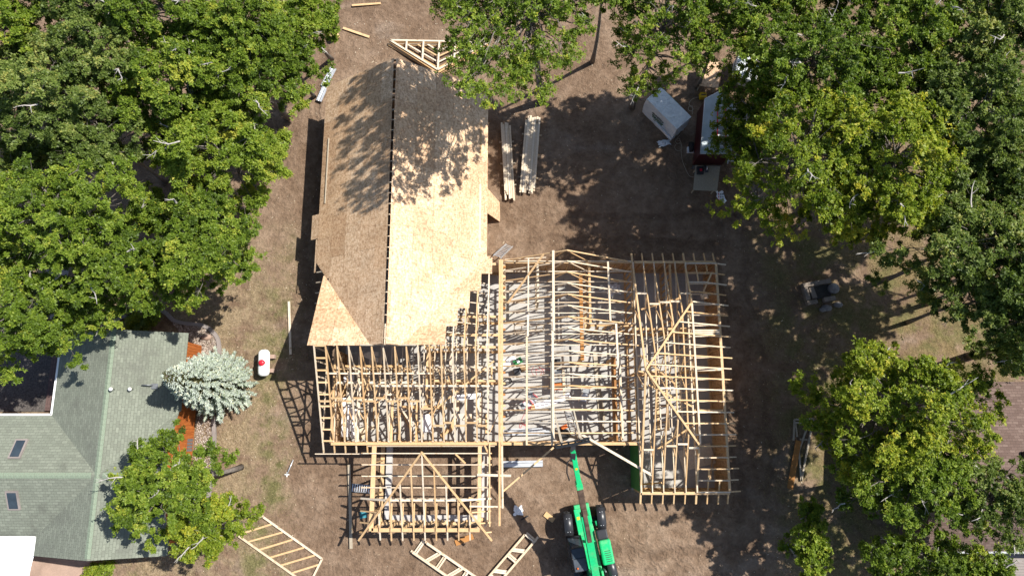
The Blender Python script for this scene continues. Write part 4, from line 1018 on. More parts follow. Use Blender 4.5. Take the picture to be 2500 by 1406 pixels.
# wall frame ladder on the lawn
fr = empty('gable_ladder_frame', at(690, 1335), 'ladder shaped timber frame lying on the lawn at the bottom left', 'timber frame')
for a, b in (((641, 1261), (786, 1364)), ((582, 1308), (724, 1409)), ((630, 1262), (643, 1260)), ((786, 1364), (762, 1412))): MB().beam(at(*a, 0.1), at(*b, 0.1), 0.11, 0.09).build('rail', M_LUM2, fr)
for a, b in (((663, 1279), (590, 1302)), ((689, 1299), (606, 1322)), ((713, 1317), (631, 1342)), ((742, 1336), (657, 1361)), ((768, 1355), (684, 1380)), ((777, 1378), (713, 1398))): MB().beam(at(*a, 0.095), at(*b, 0.095), 0.10, 0.085).build('rung', M_LUM, fr)
# broken truss sections near the bottom edge
def flat_truss(name, label, P0, P1, wdt, n, sd, z=0.12):
    P0 = Vector((*P0, z)); P1 = Vector((*P1, z)); d = (P1 - P0).normalized(); s_ = Vector((-d.y, d.x, 0)) * wdt * sd
    root = empty(name, (P0 + P1) / 2 - Vector((0, 0, z)), label, 'roof truss')
    for kk in range(2):
        o = Vector((0, 0, 0.09 * kk)) + d * 0.12 * kk
        MB().beam(P0 + o, P1 + o, 0.12, 0.08).build('chord', M_LUM2, root); MB().beam(P0 + s_ + d * 0.4 + o, P1 + s_ + o, 0.12, 0.08).build('chord', M_LUM2, root)
        for i in range(n):
            a = P0 + (P1 - P0) * (i + 0.3) / n + o; b = P0 + s_ + (P1 - P0) * (i + (0.9 if i % 2 else 0.35)) / n + o
            MB().beam(a - Vector((0, 0, .01)), b - Vector((0, 0, .01)), 0.10, 0.06).build('web', M_LUM2, root)
flat_truss('flat_truss', 'pale roof truss lying flat at bottom edge below the porch', (-5.8, -6.95), (-2.0, -9.4), 0.85, 6, 1)
flat_truss('flat_truss', 'pale roof truss lying flat left of the telehandler at bottom edge', (1.5, -6.2), (-1.6, -9.6), 0.65, 6, -1)
# white truss frame on the right lawn
wf = empty('triangular_timber_frame', at(1960, 1090), 'weathered white truss frame lying on the grass near the right tree', 'timber frame')
w1, w2, w3, w4 = at(1940, 1024, 0.1), at(1986, 1022, 0.1), at(1957, 1174, 0.1), at(1938, 1075, 0.1)
for a, b in ((w1, w2), (w2, w3), (w1, w4), (at(1975, 1032, .105), at(1951, 1100, .105)), (at(1951, 1100, .1), w3), (at(1940, 1031, .11), at(1976, 1033, .11)), (at(1953, 1072, .1), at(1972, 1073, .1)), (at(1942, 1030, .1), at(1947, 1066, .1))):
    MB().beam(a, b, 0.10, 0.07).build('member', M_GREYLUM, wf)
# wrapped pallet
pl = empty('wrapped_pallet', (9.95, 19.6, 0), 'tall pallet of boards in pale plastic wrap in the shaded yard', 'pallet')
e1 = (Vector((11.19, 18.95, 0)) - Vector((9.39, 20.98, 0))); L1 = e1.length; e1.normalize(); e2 = Vector((e1.y, -e1.x, 0)); o0 = Vector((9.39, 20.98, 0)); W1 = 1.25
def pq(a, b, z): return o0 + e1 * a + e2 * b + Vector((0, 0, z))
N = 8; v = []; f = []
for k, z in enumerate((0.15, 0.7, 1.25, 1.88)):
    for i in range(4 * N):
        t = i / N; s_ = int(t); u = t - s_
        a, b = [(u * L1, 0), (L1, u * W1), (L1 - u * L1, W1), (0, W1 - u * W1)][s_]
        j = 0.03 * math.sin(i * 2.3 + k * 1.7) * (0 if k == 3 else 1)
        a += j * (1 if a > L1 / 2 else -1); b += j * (1 if b > W1 / 2 else -1)
        v.append(pq(a, b, z + (0.02 * math.sin(i * 1.9) if k in (1, 2) else 0)))
M4 = 4 * N
for k in range(3):
    for i in range(M4): f.append((k * M4 + i, k * M4 + (i + 1) % M4, (k + 1) * M4 + (i + 1) % M4, (k + 1) * M4 + i))
f.append(tuple(3 * M4 + i for i in range(M4)))
MB().add(v, f).build('wrapped_load', M_WRAP, pl)
for b in (0.1, 0.62, 1.15): MB().beam(pq(0.02, b, 0.145), pq(L1 - 0.02, b, 0.145), 0.1, 0.14).build('skid', M_GREYLUM, pl)
MB().prism([pq(0.0, 0.02, 1.80), pq(1.6, -0.03, 1.80), pq(1.6, -0.06, 1.80), pq(0.0, -0.06, 1.80)], 1.0).build('green_band', M_GREENBOX, pl)
rg = random.Random(4)
for (z, mt, a0, a1, hh) in ((1.18, M_INK, 0.75, 1.7, 0.10), (0.98, M_GINK, 0.80, 1.75, 0.08), (0.80, M_GINK, 0.85, 1.7, 0.12), (0.62, M_GINK, 1.0, 1.8, 0.06)):
    a = a0
    while a < a1:
        ww_ = rg.uniform(0.05, 0.12)
        m = MB(); m.hexa([pq(a, W1 + 0.035, z), pq(a + ww_, W1 + 0.035, z), pq(a + ww_, W1 + 0.05, z), pq(a, W1 + 0.05, z), pq(a, W1 + 0.035, z + hh), pq(a + ww_, W1 + 0.035, z + hh), pq(a + ww_, W1 + 0.05, z + hh), pq(a, W1 + 0.05, z + hh)])
        m.build('print_mark', mt, pl); a += ww_ + rg.uniform(0.02, 0.05)
m = MB(); m.beam(pq(L1 * 0.45, W1 + 0.08, 0.75), pq(L1 * 0.98, W1 + 0.10, 0.62), 0.08, 0.12); m.build('wrap_flap', M_PLAS, pl)
def crumple(name, mat, px, py, w, l, label, cat, seed, rz=0, z=0.02, hgt=0.14):
    c = at(px, py); rg = random.Random(seed); n = 7; v = []; f = []
    for i in range(n):
        for j in range(n):
            u, w_ = i / (n - 1) - 0.5, j / (n - 1) - 0.5
            x, y = u * w * (1 + rg.uniform(-.25, .25)), w_ * l * (1 + rg.uniform(-.25, .25))
            v.append((c.x + x * math.cos(rz) - y * math.sin(rz), c.y + x * math.sin(rz) + y * math.cos(rz), z + rg.uniform(0, hgt) * (1 - 1.6 * max(abs(u), abs(w_)))))
    for i in range(n - 1):
        for j in range(n - 1): a = i * n + j; f.append((a, a + 1, a + n + 1, a + n))
    m = MB().add(v, f); o = m.build(name, mat); s_ = o.modifiers.new('thick', 'SOLIDIFY'); s_.thickness = 0.008
    return tag(o, label, cat)
crumple('plastic_scrap', M_PLAS, 1621, 350, 0.75, 0.4, 'torn white plastic scrap on the dirt below the wrapped pallet', 'plastic', 2, 0.2)
bag = crumple('paper_bag', M_SAIL, 1760, 484, 0.5, 0.85, 'white printed bag lying by the lower strand board table', 'bag', 3, 0.15, 0.04, 0.2)
for i in range(9):
    p = at(1755 + 5 * (i % 3), 474 + 7 * (i // 3), 0.20); MB().box(p, (0.06, 0.10, 0.012)).build('print_mark', M_RED if i % 3 == 0 else M_INK, bag)
crumple('plastic_scrap', M_PLAS, 1265, 1246, 0.5, 0.5, 'white plastic scrap on the sunlit dirt left of the telehandler', 'plastic', 5)
crumple('cloth_rag', M_TEAL, 888, 1256, 0.4, 0.35, 'crumpled teal rag in the shadow left of the porch', 'rag', 6)
crumple('plastic_scrap', M_PLAS, 1500, 707, 0.75, 0.7, 'clear plastic sheet on the garage slab near the back wall', 'plastic', 8, 0.3, 0.14)
crumple('plastic_scrap', M_SAIL, 1242, 884, 0.9, 0.6, 'bright white sheet heaped beside the long girder on the slab', 'plastic', 9, 0.3, 0.14, 0.3)
# trailer
tr = empty('cargo_trailer', (12.65, 18.2, 0), 'dark red enclosed trailer with grey roof and ladders on top', 'trailer')
tp = [(11.48, 16.3), (13.35, 16.3), (13.80, 19.7), (12.95, 20.45), (11.95, 19.9)]
MB().prism([(x, y, 2.28) for x, y in tp], 1.75).build('body', M_DKRED, tr, 0.03)
MB().prism([(x, y, 2.36) for x, y in tp], 0.078).build('roof', M_ROOFMET, tr, 0.02)
for a, b in zip(tp, tp[1:] + tp[:1]): MB().beam((*a, 2.39), (*b, 2.39), 0.05, 0.05).build('roof_trim', M_ALU, tr)
for (x, y) in ((11.5, 17.6), (13.55, 17.6)):
    MB().lathe([(0.1, -0.11), (0.32, -0.11), (0.34, 0), (0.32, 0.11), (0.1, 0.11)], 18, Matrix.Translation((x, y, 0.34)), 'X').build('wheel', M_BLACK, tr)
MB().add([(11.5, 16.28, 0.5), (13.3, 16.28, 0.5), (13.3, 15.0 + 1.25, 0.05), (11.5, 15.0 + 1.25, 0.05)], [(0, 1, 2, 3)]).build('ramp', M_STEEL, tr)
def ladder(name, label, a, b, w, n, rail, rung, nrm=(0, 0, 1), foot=None):
    a = Vector(a); b = Vector(b); d = (b - a).normalized(); s_ = d.cross(Vector(nrm)).normalized() * w / 2
    lo = min((a, b), key=lambda q: q.z); root = empty(name, lo, label, 'ladder')
    for q in (-1, 1): MB().beam(a + s_ * q, b + s_ * q, 0.045, 0.08, nrm).build('rail', rail, root)
    for i in range(n):
        p = a + (b - a) * ((i + 0.5) / n) - Vector(nrm) * 0.02; MB().beam(p - s_, p + s_, 0.06, 0.035, nrm).build('rung', rung, root)
    return root
ladder('ladder', 'red fibreglass ladder on the trailer roof', (12.95, 19.6, 2.5), (12.75, 16.6, 2.5), 0.5, 9, M_RED, M_ALU)
ladder('ladder', 'aluminium ladder hanging over the right edge of the trailer roof', (13.6, 19.4, 2.5), (13.3, 15.6, 2.5), 0.45, 10, M_ALU, M_ALU)
# site tables
def table(name, label, pts, z, mat, legs=True):
    pts = [Vector((*p, z)) for p in pts]; c = sum(pts, Vector()) / 4
    root = empty(name, (c.x, c.y, 0), label, 'work table')
    MB().prism(pts, 0.025).build('top', mat, root)
    for p in pts:
        q = c + (p - c) * 0.82; MB().beam((q.x, q.y, z - 0.03), (q.x, q.y + 0.001, 0), 0.09, 0.045, up=(1, 0, 0)).build('leg', M_GREYLUM, root)
    for i in (0, 2):
        a, b = c + (pts[i] - c) * 0.82, c + (pts[i + 1] - c) * 0.82; MB().beam(a - Vector((0, 0, .03)), b - Vector((0, 0, .03)), 0.08, 0.1).build('crosspiece', M_GREYLUM, root)
    return root
table('site_table', 'strand board work table behind the trailer nose', [(12.32, 23.3), (13.5, 23.25), (13.33, 21.4), (12.1, 21.58)], 0.9, M_OSB)
table('site_table', 'plywood work table behind the trailer with saws on it', [(11.56, 16.15), (13.1, 16.05), (12.82, 14.42), (11.32, 14.5)], 0.9, M_GREYLUM)
sw = empty('mitre_saw', (11.95, 15.85, 0.9), 'black mitre saw on the lower work table', 'saw')
MB().box((11.8, 15.75, 1.0), (0.42, 0.5, 0.2)).build('base', M_BLKPL, sw, 0.03); MB().lathe([(0.16, -0.03), (0.17, 0.03), (0.05, 0.05)], 14, Matrix.Translation((12.18, 15.75, 1.08))).build('turntable', M_BLKPL, sw)
MB().lathe([(0.12, -0.02), (0.12, 0.02)], 14, Matrix.Translation((12.15, 15.8, 1.25)), 'X').build('blade', M_ALU, sw); MB().box((11.83, 15.75, 1.11), (0.14, 0.16, 0.02)).build('badge', M_RED, sw)
MB().beam((12.0, 15.95, 1.35), (12.2, 15.7, 1.3), 0.1, 0.14).build('motor', M_BLKPL, sw)
yb = MB(); yb.box((*A2(1714, 238), 0.19), (0.42, 0.36, 0.36)); ybo = tag(yb.build('tool_box', M_YEL, None, 0.02), 'bright yellow tool box on the dirt beside the trailer nose', 'tool box')
p = at(1714, 238); MB().box((p.x, p.y, 0.385), (0.30, 0.06, 0.03)).build('handle', M_BLKPL, ybo)
tpal = empty('wrapped_stack', at(1818, 172), 'shiny plastic wrapped stack under the trees right of the trailer', 'pallet')
c = at(1812, 185); m = MB(); m.box((c.x, c.y, 0.60), (1.5, 1.75, 1.0), R(-12)); m.build('wrapped_load', M_WRAP, tpal, 0.18)
m = MB(); m.box((c.x, c.y, 0.05), (1.4, 1.6, 0.12), R(-12)); m.build('skid', M_GREYLUM, tpal)
jack = empty('hand_truck', at(1704, 385), 'red hand truck frame behind the trailer ramp', 'hand truck')
a = at(1695, 372); 
for dx in (0, 0.28): MB().tube([(a.x + dx, a.y, 0.45), (a.x + dx + 0.05, a.y - 0.5, 0.06)], 0.03, 6).build('frame_tube', M_RED, jack)
for i in range(3): MB().tube([(a.x + 0.02 * i, a.y - 0.2 * i, 0.40 - 0.15 * i), (a.x + 0.28 + 0.02 * i, a.y - 0.2 * i, 0.40 - 0.15 * i)], 0.02, 6).build('crossbar', M_ALU, jack)
MB().box((a.x - 0.25, a.y + 0.1, 0.12), (0.5, 0.4, 0.22)).build('bin', M_PLAS, jack, 0.04)
def cord(name, pts, rad, mat, label, z=0.03):
    P_ = [Vector((p.x, p.y, z)) for p in curve(pts, 5)]; return tag(MB().tube(P_, rad, 5).build(name, mat), label, 'cord')
def loop(px, py, r, n=8): return [(px + r * math.cos(6.28 * i / n), py + r * math.sin(6.28 * i / n)) for i in range(n)]
cord('power_cord', [(1660, 330), (1652, 342)] + loop(1655, 345, 6) + loop(1656, 360, 9) + [(1664, 385), (1672, 410), (1683, 430), (1694, 433)], 0.016, M_GREYLUM, 'pale power cord looping from the wrapped pallet to the work table')
cord('power_cord', [(1706, 238), (1690, 243), (1682, 255)] + loop(1686, 266, 6) + [(1690, 280)], 0.016, M_GREYLUM, 'power cord coiled beside the yellow tool box')
cord('air_hose', [(1282, 900)] + loop(1310, 906, 12) + loop(1318, 908, 10) + [(1345, 905), (1352, 915)], 0.009, M_RED, 'red air hose coiled on the slab beside the table saw', 0.14)
cord('air_hose', [(1283, 1005), (1272, 1030)] + loop(1276, 1040, 8) + loop(1279, 1043, 7), 0.009, M_RED, 'red air hose coiled on the slab near the front beam', 0.14)
# table saw on the slab
c = at(1362, 925, 0.12); sz = 0.12
ts = empty('table_saw', (c.x, c.y, sz), 'yellow and orange table saw on a stand on the garage slab', 'saw')
for dx in (-0.3, 0.3):
    for dy in (-0.45, 0.45): MB().beam((c.x + dx * 0.8, c.y + dy * 0.8, sz + 0.75), (c.x + dx * 1.2, c.y + dy * 1.2, sz), 0.05, 0.05, up=(1, 0, 0.01)).build('leg', M_STEEL, ts)
MB().box((c.x - 0.02, c.y + 0.1, sz + 0.85), (0.62, 0.85, 0.18)).build('cabinet', M_YEL, ts, 0.02)
MB().box((c.x - 0.02, c.y - 0.5, sz + 0.82), (0.66, 0.4, 0.22)).build('motor_housing', M_ORG, ts, 0.03)
MB().box((c.x + 0.0, c.y + 0.1, sz + 0.945), (0.56, 0.78, 0.012)).build('table_plate', M_STEEL, ts)
MB().lathe([(0.13, -0.01), (0.13, 0.01)], 16, Matrix.Translation((c.x + 0.02, c.y + 0.05, sz + 0.97)), 'X').build('blade', M_YEL, ts)
MB().tube([(c.x + 0.45, c.y - 0.6, sz + 0.8), (c.x + 0.45, c.y + 0.6, sz + 0.8)], 0.02, 6).build('fence_rail', M_BLKPL, ts)
for y in (-0.5, 0.45): MB().tube([(c.x + 0.25, c.y + y, sz + 0.8), (c.x + 0.48, c.y + y + 0.1, sz + 0.82), (c.x + 0.5, c.y + y - 0.08, sz + 0.7)], 0.02, 5).build('bracket', M_BLKPL, ts)
gboard((c.x + 0.22, c.y + 1.3), (c.x + 0.30, c.y - 1.0), 0.14, 0.04, M_LUM2, 'white board laid across the table saw', z=1.10)
tag(MB().box((c.x - 0.02, c.y + 0.95, 0.34), (0.35, 0.45, 0.42)).build('tool_case', M_BLKPL, None, 0.02), 'dark tool case on the slab behind the table saw', 'tool case')
# step ladders
def stepladder(px, py, rz, label, rail=None):
    rail = rail or M_RED
    c = at(px, py, 0.12); m_ = Matrix.Translation((c.x, c.y, 0.12)) @ Matrix.Rotation(rz, 4, 'Z'); root = empty('step_ladder', (c.x, c.y, 0.12), label, 'ladder')
    for s_ in (-1, 1):
        MB().beam(m_ @ Vector((s_ * 0.24, 0.55, 0)), m_ @ Vector((s_ * 0.17, 0, 1.55)), 0.05, 0.08, (0, 1, 0.3)).build('front_rail', rail, root)
        MB().beam(m_ @ Vector((s_ * 0.24, -0.5, 0)), m_ @ Vector((s_ * 0.17, -0.03, 1.5)), 0.04, 0.04, (0, 1, 0.3)).build('rear_leg', M_ALU, root)
    for i in range(5):
        t = (i + 1) / 6; y, z = 0.55 * (1 - t), 1.55 * t
        MB().box((0, y, z), (0.42 - 0.1 * t, 0.13, 0.03), 0, m_).build('step', M_ALU, root)
    MB().box((0, 0, 1.56), (0.4, 0.2, 0.05), 0, m_).build('cap', M_STEEL, root)
stepladder(1292, 965, R(-130), 'aluminium step ladder with red rails on the slab near the white wrapped beam')
stepladder(1275, 993, R(-60), 'lower step ladder with red rails on the slab beside the long girder')
stepladder(1425, 958, R(170), 'white step ladder standing on the slab right of the wrapped beam', M_WHITE)
wb = MB(); a = at(1306, 993, 0.34); b = at(1392, 965, 0.34); wb.beam(a, b, 0.36, 0.22); wbo = tag(wb.build('wrapped_beam', M_SAIL, None, 0.02), 'white wrapped beam lying on the garage slab', 'beam')
MB().beam(a - (b - a).normalized() * 0.25 - Vector((0, 0, .01)), a - Vector((0, 0, .01)), 0.3, 0.2).build('beam_end', M_LUM, wbo)
# aluminium plank stack inside the front wall
apk = empty('scaffold_stack', at(1290, 1062, 0.12), 'stack of aluminium scaffold planks inside the garage front wall', 'scaffold stack')
for k in range(6):
    y = -0.62 + 0.09 * (k % 4); z = 0.30 + 0.07 * (k // 2)
    MB().beam((-0.6 + 0.15 * k, y + 0.2, z), (2.4 - 0.2 * k, y + 0.24, z), 0.12, 0.06).build('plank', M_ALU, apk)
MB().box((0.9, -0.35, 0.17), (2.6, 0.35, 0.10)).build('bearer', M_STEEL, apk)
ladder('ladder', 'aluminium extension ladder standing on the slab behind the forks', (3.15, 0.85, 2.7), (3.75, -0.55, 0.14), 0.44, 11, M_ALU, M_ALU, (0.1, 0.8, 0.45))
ladder('ladder', 'grey rung ladder lying in the shadow beside the left porch wall', (-9.35, -3.45, 0.25), (-8.0, -3.55, 0.25), 0.42, 10, M_STEEL, M_ALU)
ladder('ladder', 'aluminium ladder leaning at the back wall beside the roof valley', (-0.15, 11.2, 0.05), (-0.85, 9.75, 2.9), 0.45, 9, M_ALU, M_ALU, (0.3, 0.8, 0.5))
bk = MB(); c = at(1376, 1060, 0.12); bk.lathe([(0.20, 0.0), (0.34, 0.02), (0.36, 0.28), (0.30, 0.30), (0.24, 0.16), (0.06, 0.14)], 18, Matrix.Translation((c.x, c.y, 0.12))); tag(bk.build('hose_reel', M_BLACK), 'black coiled hose reel on the slab behind the forks', 'hose reel')
c = at(1383, 1042, 0.12); tag(MB().box((c.x - 0.15, c.y, 0.30), (0.4, 0.22, 0.30), 0.4).build('tool_bag', M_ORG, None, 0.05), 'orange tool bag next to the black hose reel', 'tool bag')
c = at(1264, 883, 0.12); gbx = tag(MB().box((c.x, c.y, 0.28), (0.55, 0.34, 0.30), 0.5).build('storage_box', M_GREENBOX, None, 0.02), 'dark green storage box on the slab beside the white sheet', 'box')
MB().box((c.x + 0.02, c.y, 0.44), (0.16, 0.18, 0.03), 0.5).build('lid_label', M_SAIL, gbx)
c = at(1262, 908, 0.12); tag(MB().box((c.x, c.y, 0.36), (0.40, 0.38, 0.48), 0.2).build('tool_case', M_BLKPL, None, 0.03), 'dark case on the slab below the green storage box', 'tool case')
c = at(1278, 900, 0.12); tag(MB().box((c.x, c.y, 0.22), (0.34, 0.30, 0.18), 0.3).build('nail_carton', M_LUM, None, 0.01), 'open tan carton beside the dark case on the slab', 'carton')
c = at(1238, 930, 0.12); m = MB(); m.tube([(c.x + 0.28 * math.cos(t * 0.7), c.y + 0.22 * math.sin(t * 0.7), 0.16 + 0.012 * t) for t in range(18)], 0.03, 6); tag(m.build('hose_coil', M_BLACK), 'black hose coil on the slab beside the long girder', 'hose')
# loose sheet and planks in the right bay
m = MB(); c = at(1700, 1115, 0.12); m.box((c.x, c.y, 0.20), (2.0, 1.2, 0.03), 0.25); tag(m.build('loose_sheet', M_LUM2), 'plywood sheet lying on the slab of the right bay', 'wood sheet')
c = at(1622, 960, 0.2)
# fire pit
fp = empty('fire_pit', (18.9, 8.15, 0), 'square mossy block fire pit in the shade at right', 'fire pit')
MF = Matrix.Translation((18.9, 8.15, 0)) @ Matrix.Rotation(R(10), 4, 'Z')
for k in range(2):
    for i in range(5):
        for (x, y, w, h) in ((-0.72 + 0.36 * i, 0.55, 0.34, 0.26), (-0.72 + 0.36 * i, -0.55, 0.34, 0.26)):
            if rg.random() < 0.93: MB().box((x + rg.uniform(-.02, .02), y + rg.uniform(-.02, .02), 0.09 + 0.17 * k), (w, h, 0.16), rg.uniform(-.05, .05), MF).build('block', M_BLOCK, fp)
    for j in range(2):
        for sx in (-0.78,): MB().box((sx, -0.2 + 0.4 * j, 0.09 + 0.17 * k), (0.28, 0.38, 0.16), rg.uniform(-.05, .05), MF).build('block', M_BLOCK, fp)
    MB().box((-0.40, 0.0, 0.09 + 0.17 * k), (0.3, 0.7, 0.16), 0.1, MF).build('block', M_BLOCK, fp)
MB().lathe([(0.05, 0.0), (0.32, 0.02), (0.34, 0.25), (0.28, 0.36), (0.02, 0.38)], 12, MF @ Matrix.Translation((0.98, 0.05, 0))).build('round_stone', M_STONE, fp)
MB().box((0.25, 0, 0.02), (1.1, 0.8, 0.05), 0, MF).build('ash_bed', simple('cold_ash', (0.05, 0.045, 0.04), 0.9), fp)
for i, (px, py, r_, lb) in enumerate(((2018, 752, 0.28, 'flat grey stone below the fire pit'), (2046, 744, 0.24, 'smaller angular stone right of the flat stone by the fire pit'), (2008, 756, 0.2, 'smallest greenish stone left of the flat stone by the fire pit'))):
    tag(MB().lathe([(0.04, 0), (r_, 0.01), (r_ * 0.85, 0.10), (r_ * 0.3, 0.14), (0.01, 0.14)], 8, Matrix.Translation(at(px, py)) @ Matrix.Diagonal((1.3, 0.8, 1, 1))).build('flat_stone', M_STONE), lb, 'stone')
# survey post near the lawn
sp = empty('post_base', at(700, 1158), 'white post with star shaped foot lying on the lawn edge', 'post')
a, b = at(700, 1158, 0.08), at(716, 1122, 0.08); MB().tube([a, b], 0.035, 6).build('pole', M_ALU, sp)
for i in range(4): t = i * 1.57; MB().tube([a, a + Vector((0.13 * math.cos(t), 0.13 * math.sin(t), -0.04))], 0.035, 5).build('foot', M_WHITE, sp)

# ---------------------------------------------------------------- trees
def rosettes(rg, C, Nrm, leaf, m=5, aspect=0.42):
    """C (S,3) sprig points, Nrm (S,3); returns (S*m*4,3) leaf quads"""
    S = len(C)
    ref = rg.normal(size=(S, 3)); t1 = np.cross(Nrm, ref); t1 /= np.linalg.norm(t1, axis=1, keepdims=True) + 1e-9; t2 = np.cross(Nrm, t1)
    ang = rg.uniform(0, 6.28, (S, 1)) + np.arange(m)[None] * (6.283 / m) + rg.normal(0, 0.25, (S, m))
    lift = rg.uniform(-0.25, 0.75, (S, m))
    d = np.cos(ang)[..., None] * t1[:, None] + np.sin(ang)[..., None] * t2[:, None] + lift[..., None] * Nrm[:, None]
    d /= np.linalg.norm(d, axis=2, keepdims=True)
    L = leaf * rg.uniform(0.65, 1.25, (S, m, 1))
    sd_ = np.cross(d, Nrm[:, None] + rg.normal(0, 0.45, (S, m, 3))); sd_ /= np.linalg.norm(sd_, axis=2, keepdims=True) + 1e-9
    b = C[:, None] + d * L * 0.12
    tip = b + d * L; mid = b + d * L * 0.55 - Nrm[:, None] * L * 0.06
    lo = b + d * L * 0.18
    q = np.stack([lo + sd_ * L * aspect, tip, lo - sd_ * L * aspect], 2)
    return q.reshape(-1, 3)
BASES = []
def tree(label, px, py, zc, rx, ry, mat, group, dens=1.0, rz=None, seed=0, leaf=0.125, base=None, name='oak_tree', clump=1.0, aspect=0.42, m=5, lobes=None, twigs=3, skirt=1.35):
    rg = np.random.default_rng(seed + 100)
    C = at(px, py, zc); rz = rz or 0.78 * (rx + ry) / 2
    if base is None: base = Vector((C.x * 1.09 + rg.uniform(-.5, .5), C.y + 0.09 * abs(C.y) * (1 if C.y > 0 else -1) + rg.uniform(-.5, .5), 0))
    else: base = Vector((base[0], base[1], 0))
    root = empty(name, base, label, 'tree', group)
    rmean = (rx + ry) / 2
    nc = max(12, int(4.9 * rx * ry / (clump * clump)) + 9)
    # clump centres inside an uneven ellipsoid, more of them near the skin
    ph = rg.uniform(0, 6.28, 4)
    i = np.arange(nc) + 0.5
    th = i * 2.39996 + rg.normal(0, 0.35, nc); u = 1 - 2.0 * i / nc
    u = np.clip(u + rg.normal(0, 0.12, nc), -1.05, 1)
    rr = np.where(u > 0, np.sqrt(1 - np.clip(u, -1, 1) ** 2), np.sqrt(1 - 0.55 * np.clip(u, -1, 1) ** 2)); u = np.where(u < 0, u * skirt, u)
    wob = 1 + 0.20 * np.sin(2 * th + ph[0]) + 0.16 * np.sin(3 * th + ph[1]) + 0.13 * np.sin(5 * th + ph[2])
    rad = rg.uniform(0.50, 1.0, nc) ** 0.7 * wob
    P_ = np.stack([C.x + rx * rr * rad * np.cos(th), C.y + ry * rr * rad * np.sin(th), C.z + rz * u * rg.uniform(0.6, 1.15, nc) + rg.normal(0, 0.25, nc)], 1)
    nf = int(nc * 0.6); ft = np.arange(nf) * 2.39996 + ph[3] + rg.normal(0, 0.3, nf); fr_ = np.clip(np.sqrt((np.arange(nf) + 0.4) / nf) * 0.88 + rg.normal(0, 0.05, nf), 0, 0.95)
    fz = np.sqrt(1 - fr_ ** 2) * rg.uniform(0.1, 0.8, nf)
    P_ = np.concatenate([P_, np.stack([C.x + rx * fr_ * np.cos(ft), C.y + ry * fr_ * np.sin(ft), C.z + rz * fz], 1)]); nc = len(P_)
    if lobes:
        P_ = np.concatenate([P_, np.array([tuple(at(*l)) for l in lobes])]); nc = len(P_)
    rc = clump * rg.uniform(0.38, 1.0, nc) * (0.66 + 0.07 * rmean)
    CC = np.array([C.x, C.y, C.z - 0.3 * rz])
    V = []; AT = []; tree_tone = rg.uniform(0.36, 0.56)
    for k in range(nc):
        S = int(310 * dens * rc[k] ** 2) + 20
        # sub-tufts make the clump ragged
        nt = max(6, int(16 * rc[k])); td = rg.normal(size=(nt, 3)); td[:, 2] = np.abs(td[:, 2]) * 0.8 - 0.15
        td /= np.linalg.norm(td, axis=1, keepdims=True)
        tc = P_[k] + td * rc[k] * rg.uniform(0.30, 1.15, (nt, 1)) * np.array([1, 1, 0.66])
        w = rg.integers(0, nt, S)
        dr = rg.normal(size=(S, 3)); dr /= np.linalg.norm(dr, axis=1, keepdims=True); dr[:, 2] = np.abs(dr[:, 2]) * 0.9 - 0.1
        pos = tc[w] + dr * rc[k] * 0.27 * np.clip(rg.gamma(3.0, 0.24, (S, 1)), 0.05, 2.2) * np.array([1, 1, 0.75])
        nr = dr * 0.6 + np.array([0.36, 0.14, 0.72]) + 0.25 * (P_[k] - CC) / (np.linalg.norm(P_[k] - CC) + 1e-6) + rg.normal(0, 0.42, (S, 3))
        nr /= np.linalg.norm(nr, axis=1, keepdims=True)
        V.append(rosettes(rg, pos, nr, leaf, m, aspect))
        tone = np.clip(tree_tone + rg.normal(0.0, 0.15) + rg.normal(0, 0.13, nt)[w][:, None] + rg.normal(0, 0.17, (S, m)), 0, 0.97)
        tone[rg.random((S, m)) > 0.997] = 1.0
        AT.append(tone.ravel())
    V = np.concatenate(V) - np.array(tuple(C)); AT = np.concatenate(AT)
    link(np_mesh('crown', V, 3, AT), 'crown', mat, root, C)
    # trunk and limbs
    m_ = MB(); ztop = C.z + rz * 0.15; top = Vector((C.x, C.y, ztop)); h = ztop
    r0 = 0.05 + 0.040 * rmean
    tp = []; 
    for j in range(7):
        t = j / 6; p = base.lerp(top, t); p.x += 0.18 * math.sin(3 * t + ph[0]) * t * (1 - t) * 4 * 0.6; p.y += 0.18 * math.cos(2.6 * t + ph[1]) * t * (1 - t) * 4 * 0.6; p.z = h * t - (0.08 if j == 0 else 0)
        tp.append(p)
    m_.tube(tp, [r0 * (1.35 if j == 0 else 1 - 0.11 * j) for j in range(7)], 8)
    for k in range(nc):
        e = Vector(P_[k]); zt = max(0.35 * h, min(h * 0.96, e.z - 0.45 * (Vector((e.x, e.y, 0)) - Vector((C.x, C.y, 0))).length - 0.3))
        t = zt / h; jj = min(int(t * 6), 5); s0 = tp[jj].lerp(tp[jj + 1], t * 6 - jj)
        mid1 = s0.lerp(e, 0.35) + Vector((rg.normal(0, .15), rg.normal(0, .15), 0.10 * (e - s0).length)); mid2 = s0.lerp(e, 0.7) + Vector((rg.normal(0, .2), rg.normal(0, .2), 0.08 * (e - s0).length))
        rb = r0 * rg.uniform(0.16, 0.30)
        m_.tube([s0, mid1, mid2, e], [rb, rb * 0.75, rb * 0.5, rb * 0.22], 5, False)
        for q in range(3):
            dd = Vector(rg.normal(size=3)); dd.z = abs(dd.z) * 0.5; dd.normalize()
            m_.tube([mid2.lerp(e, 0.5), e + dd * rc[k] * 0.8], [rb * 0.3, rb * 0.08], 4, False)
    tro = m_.build('trunk', M_BARK, root)
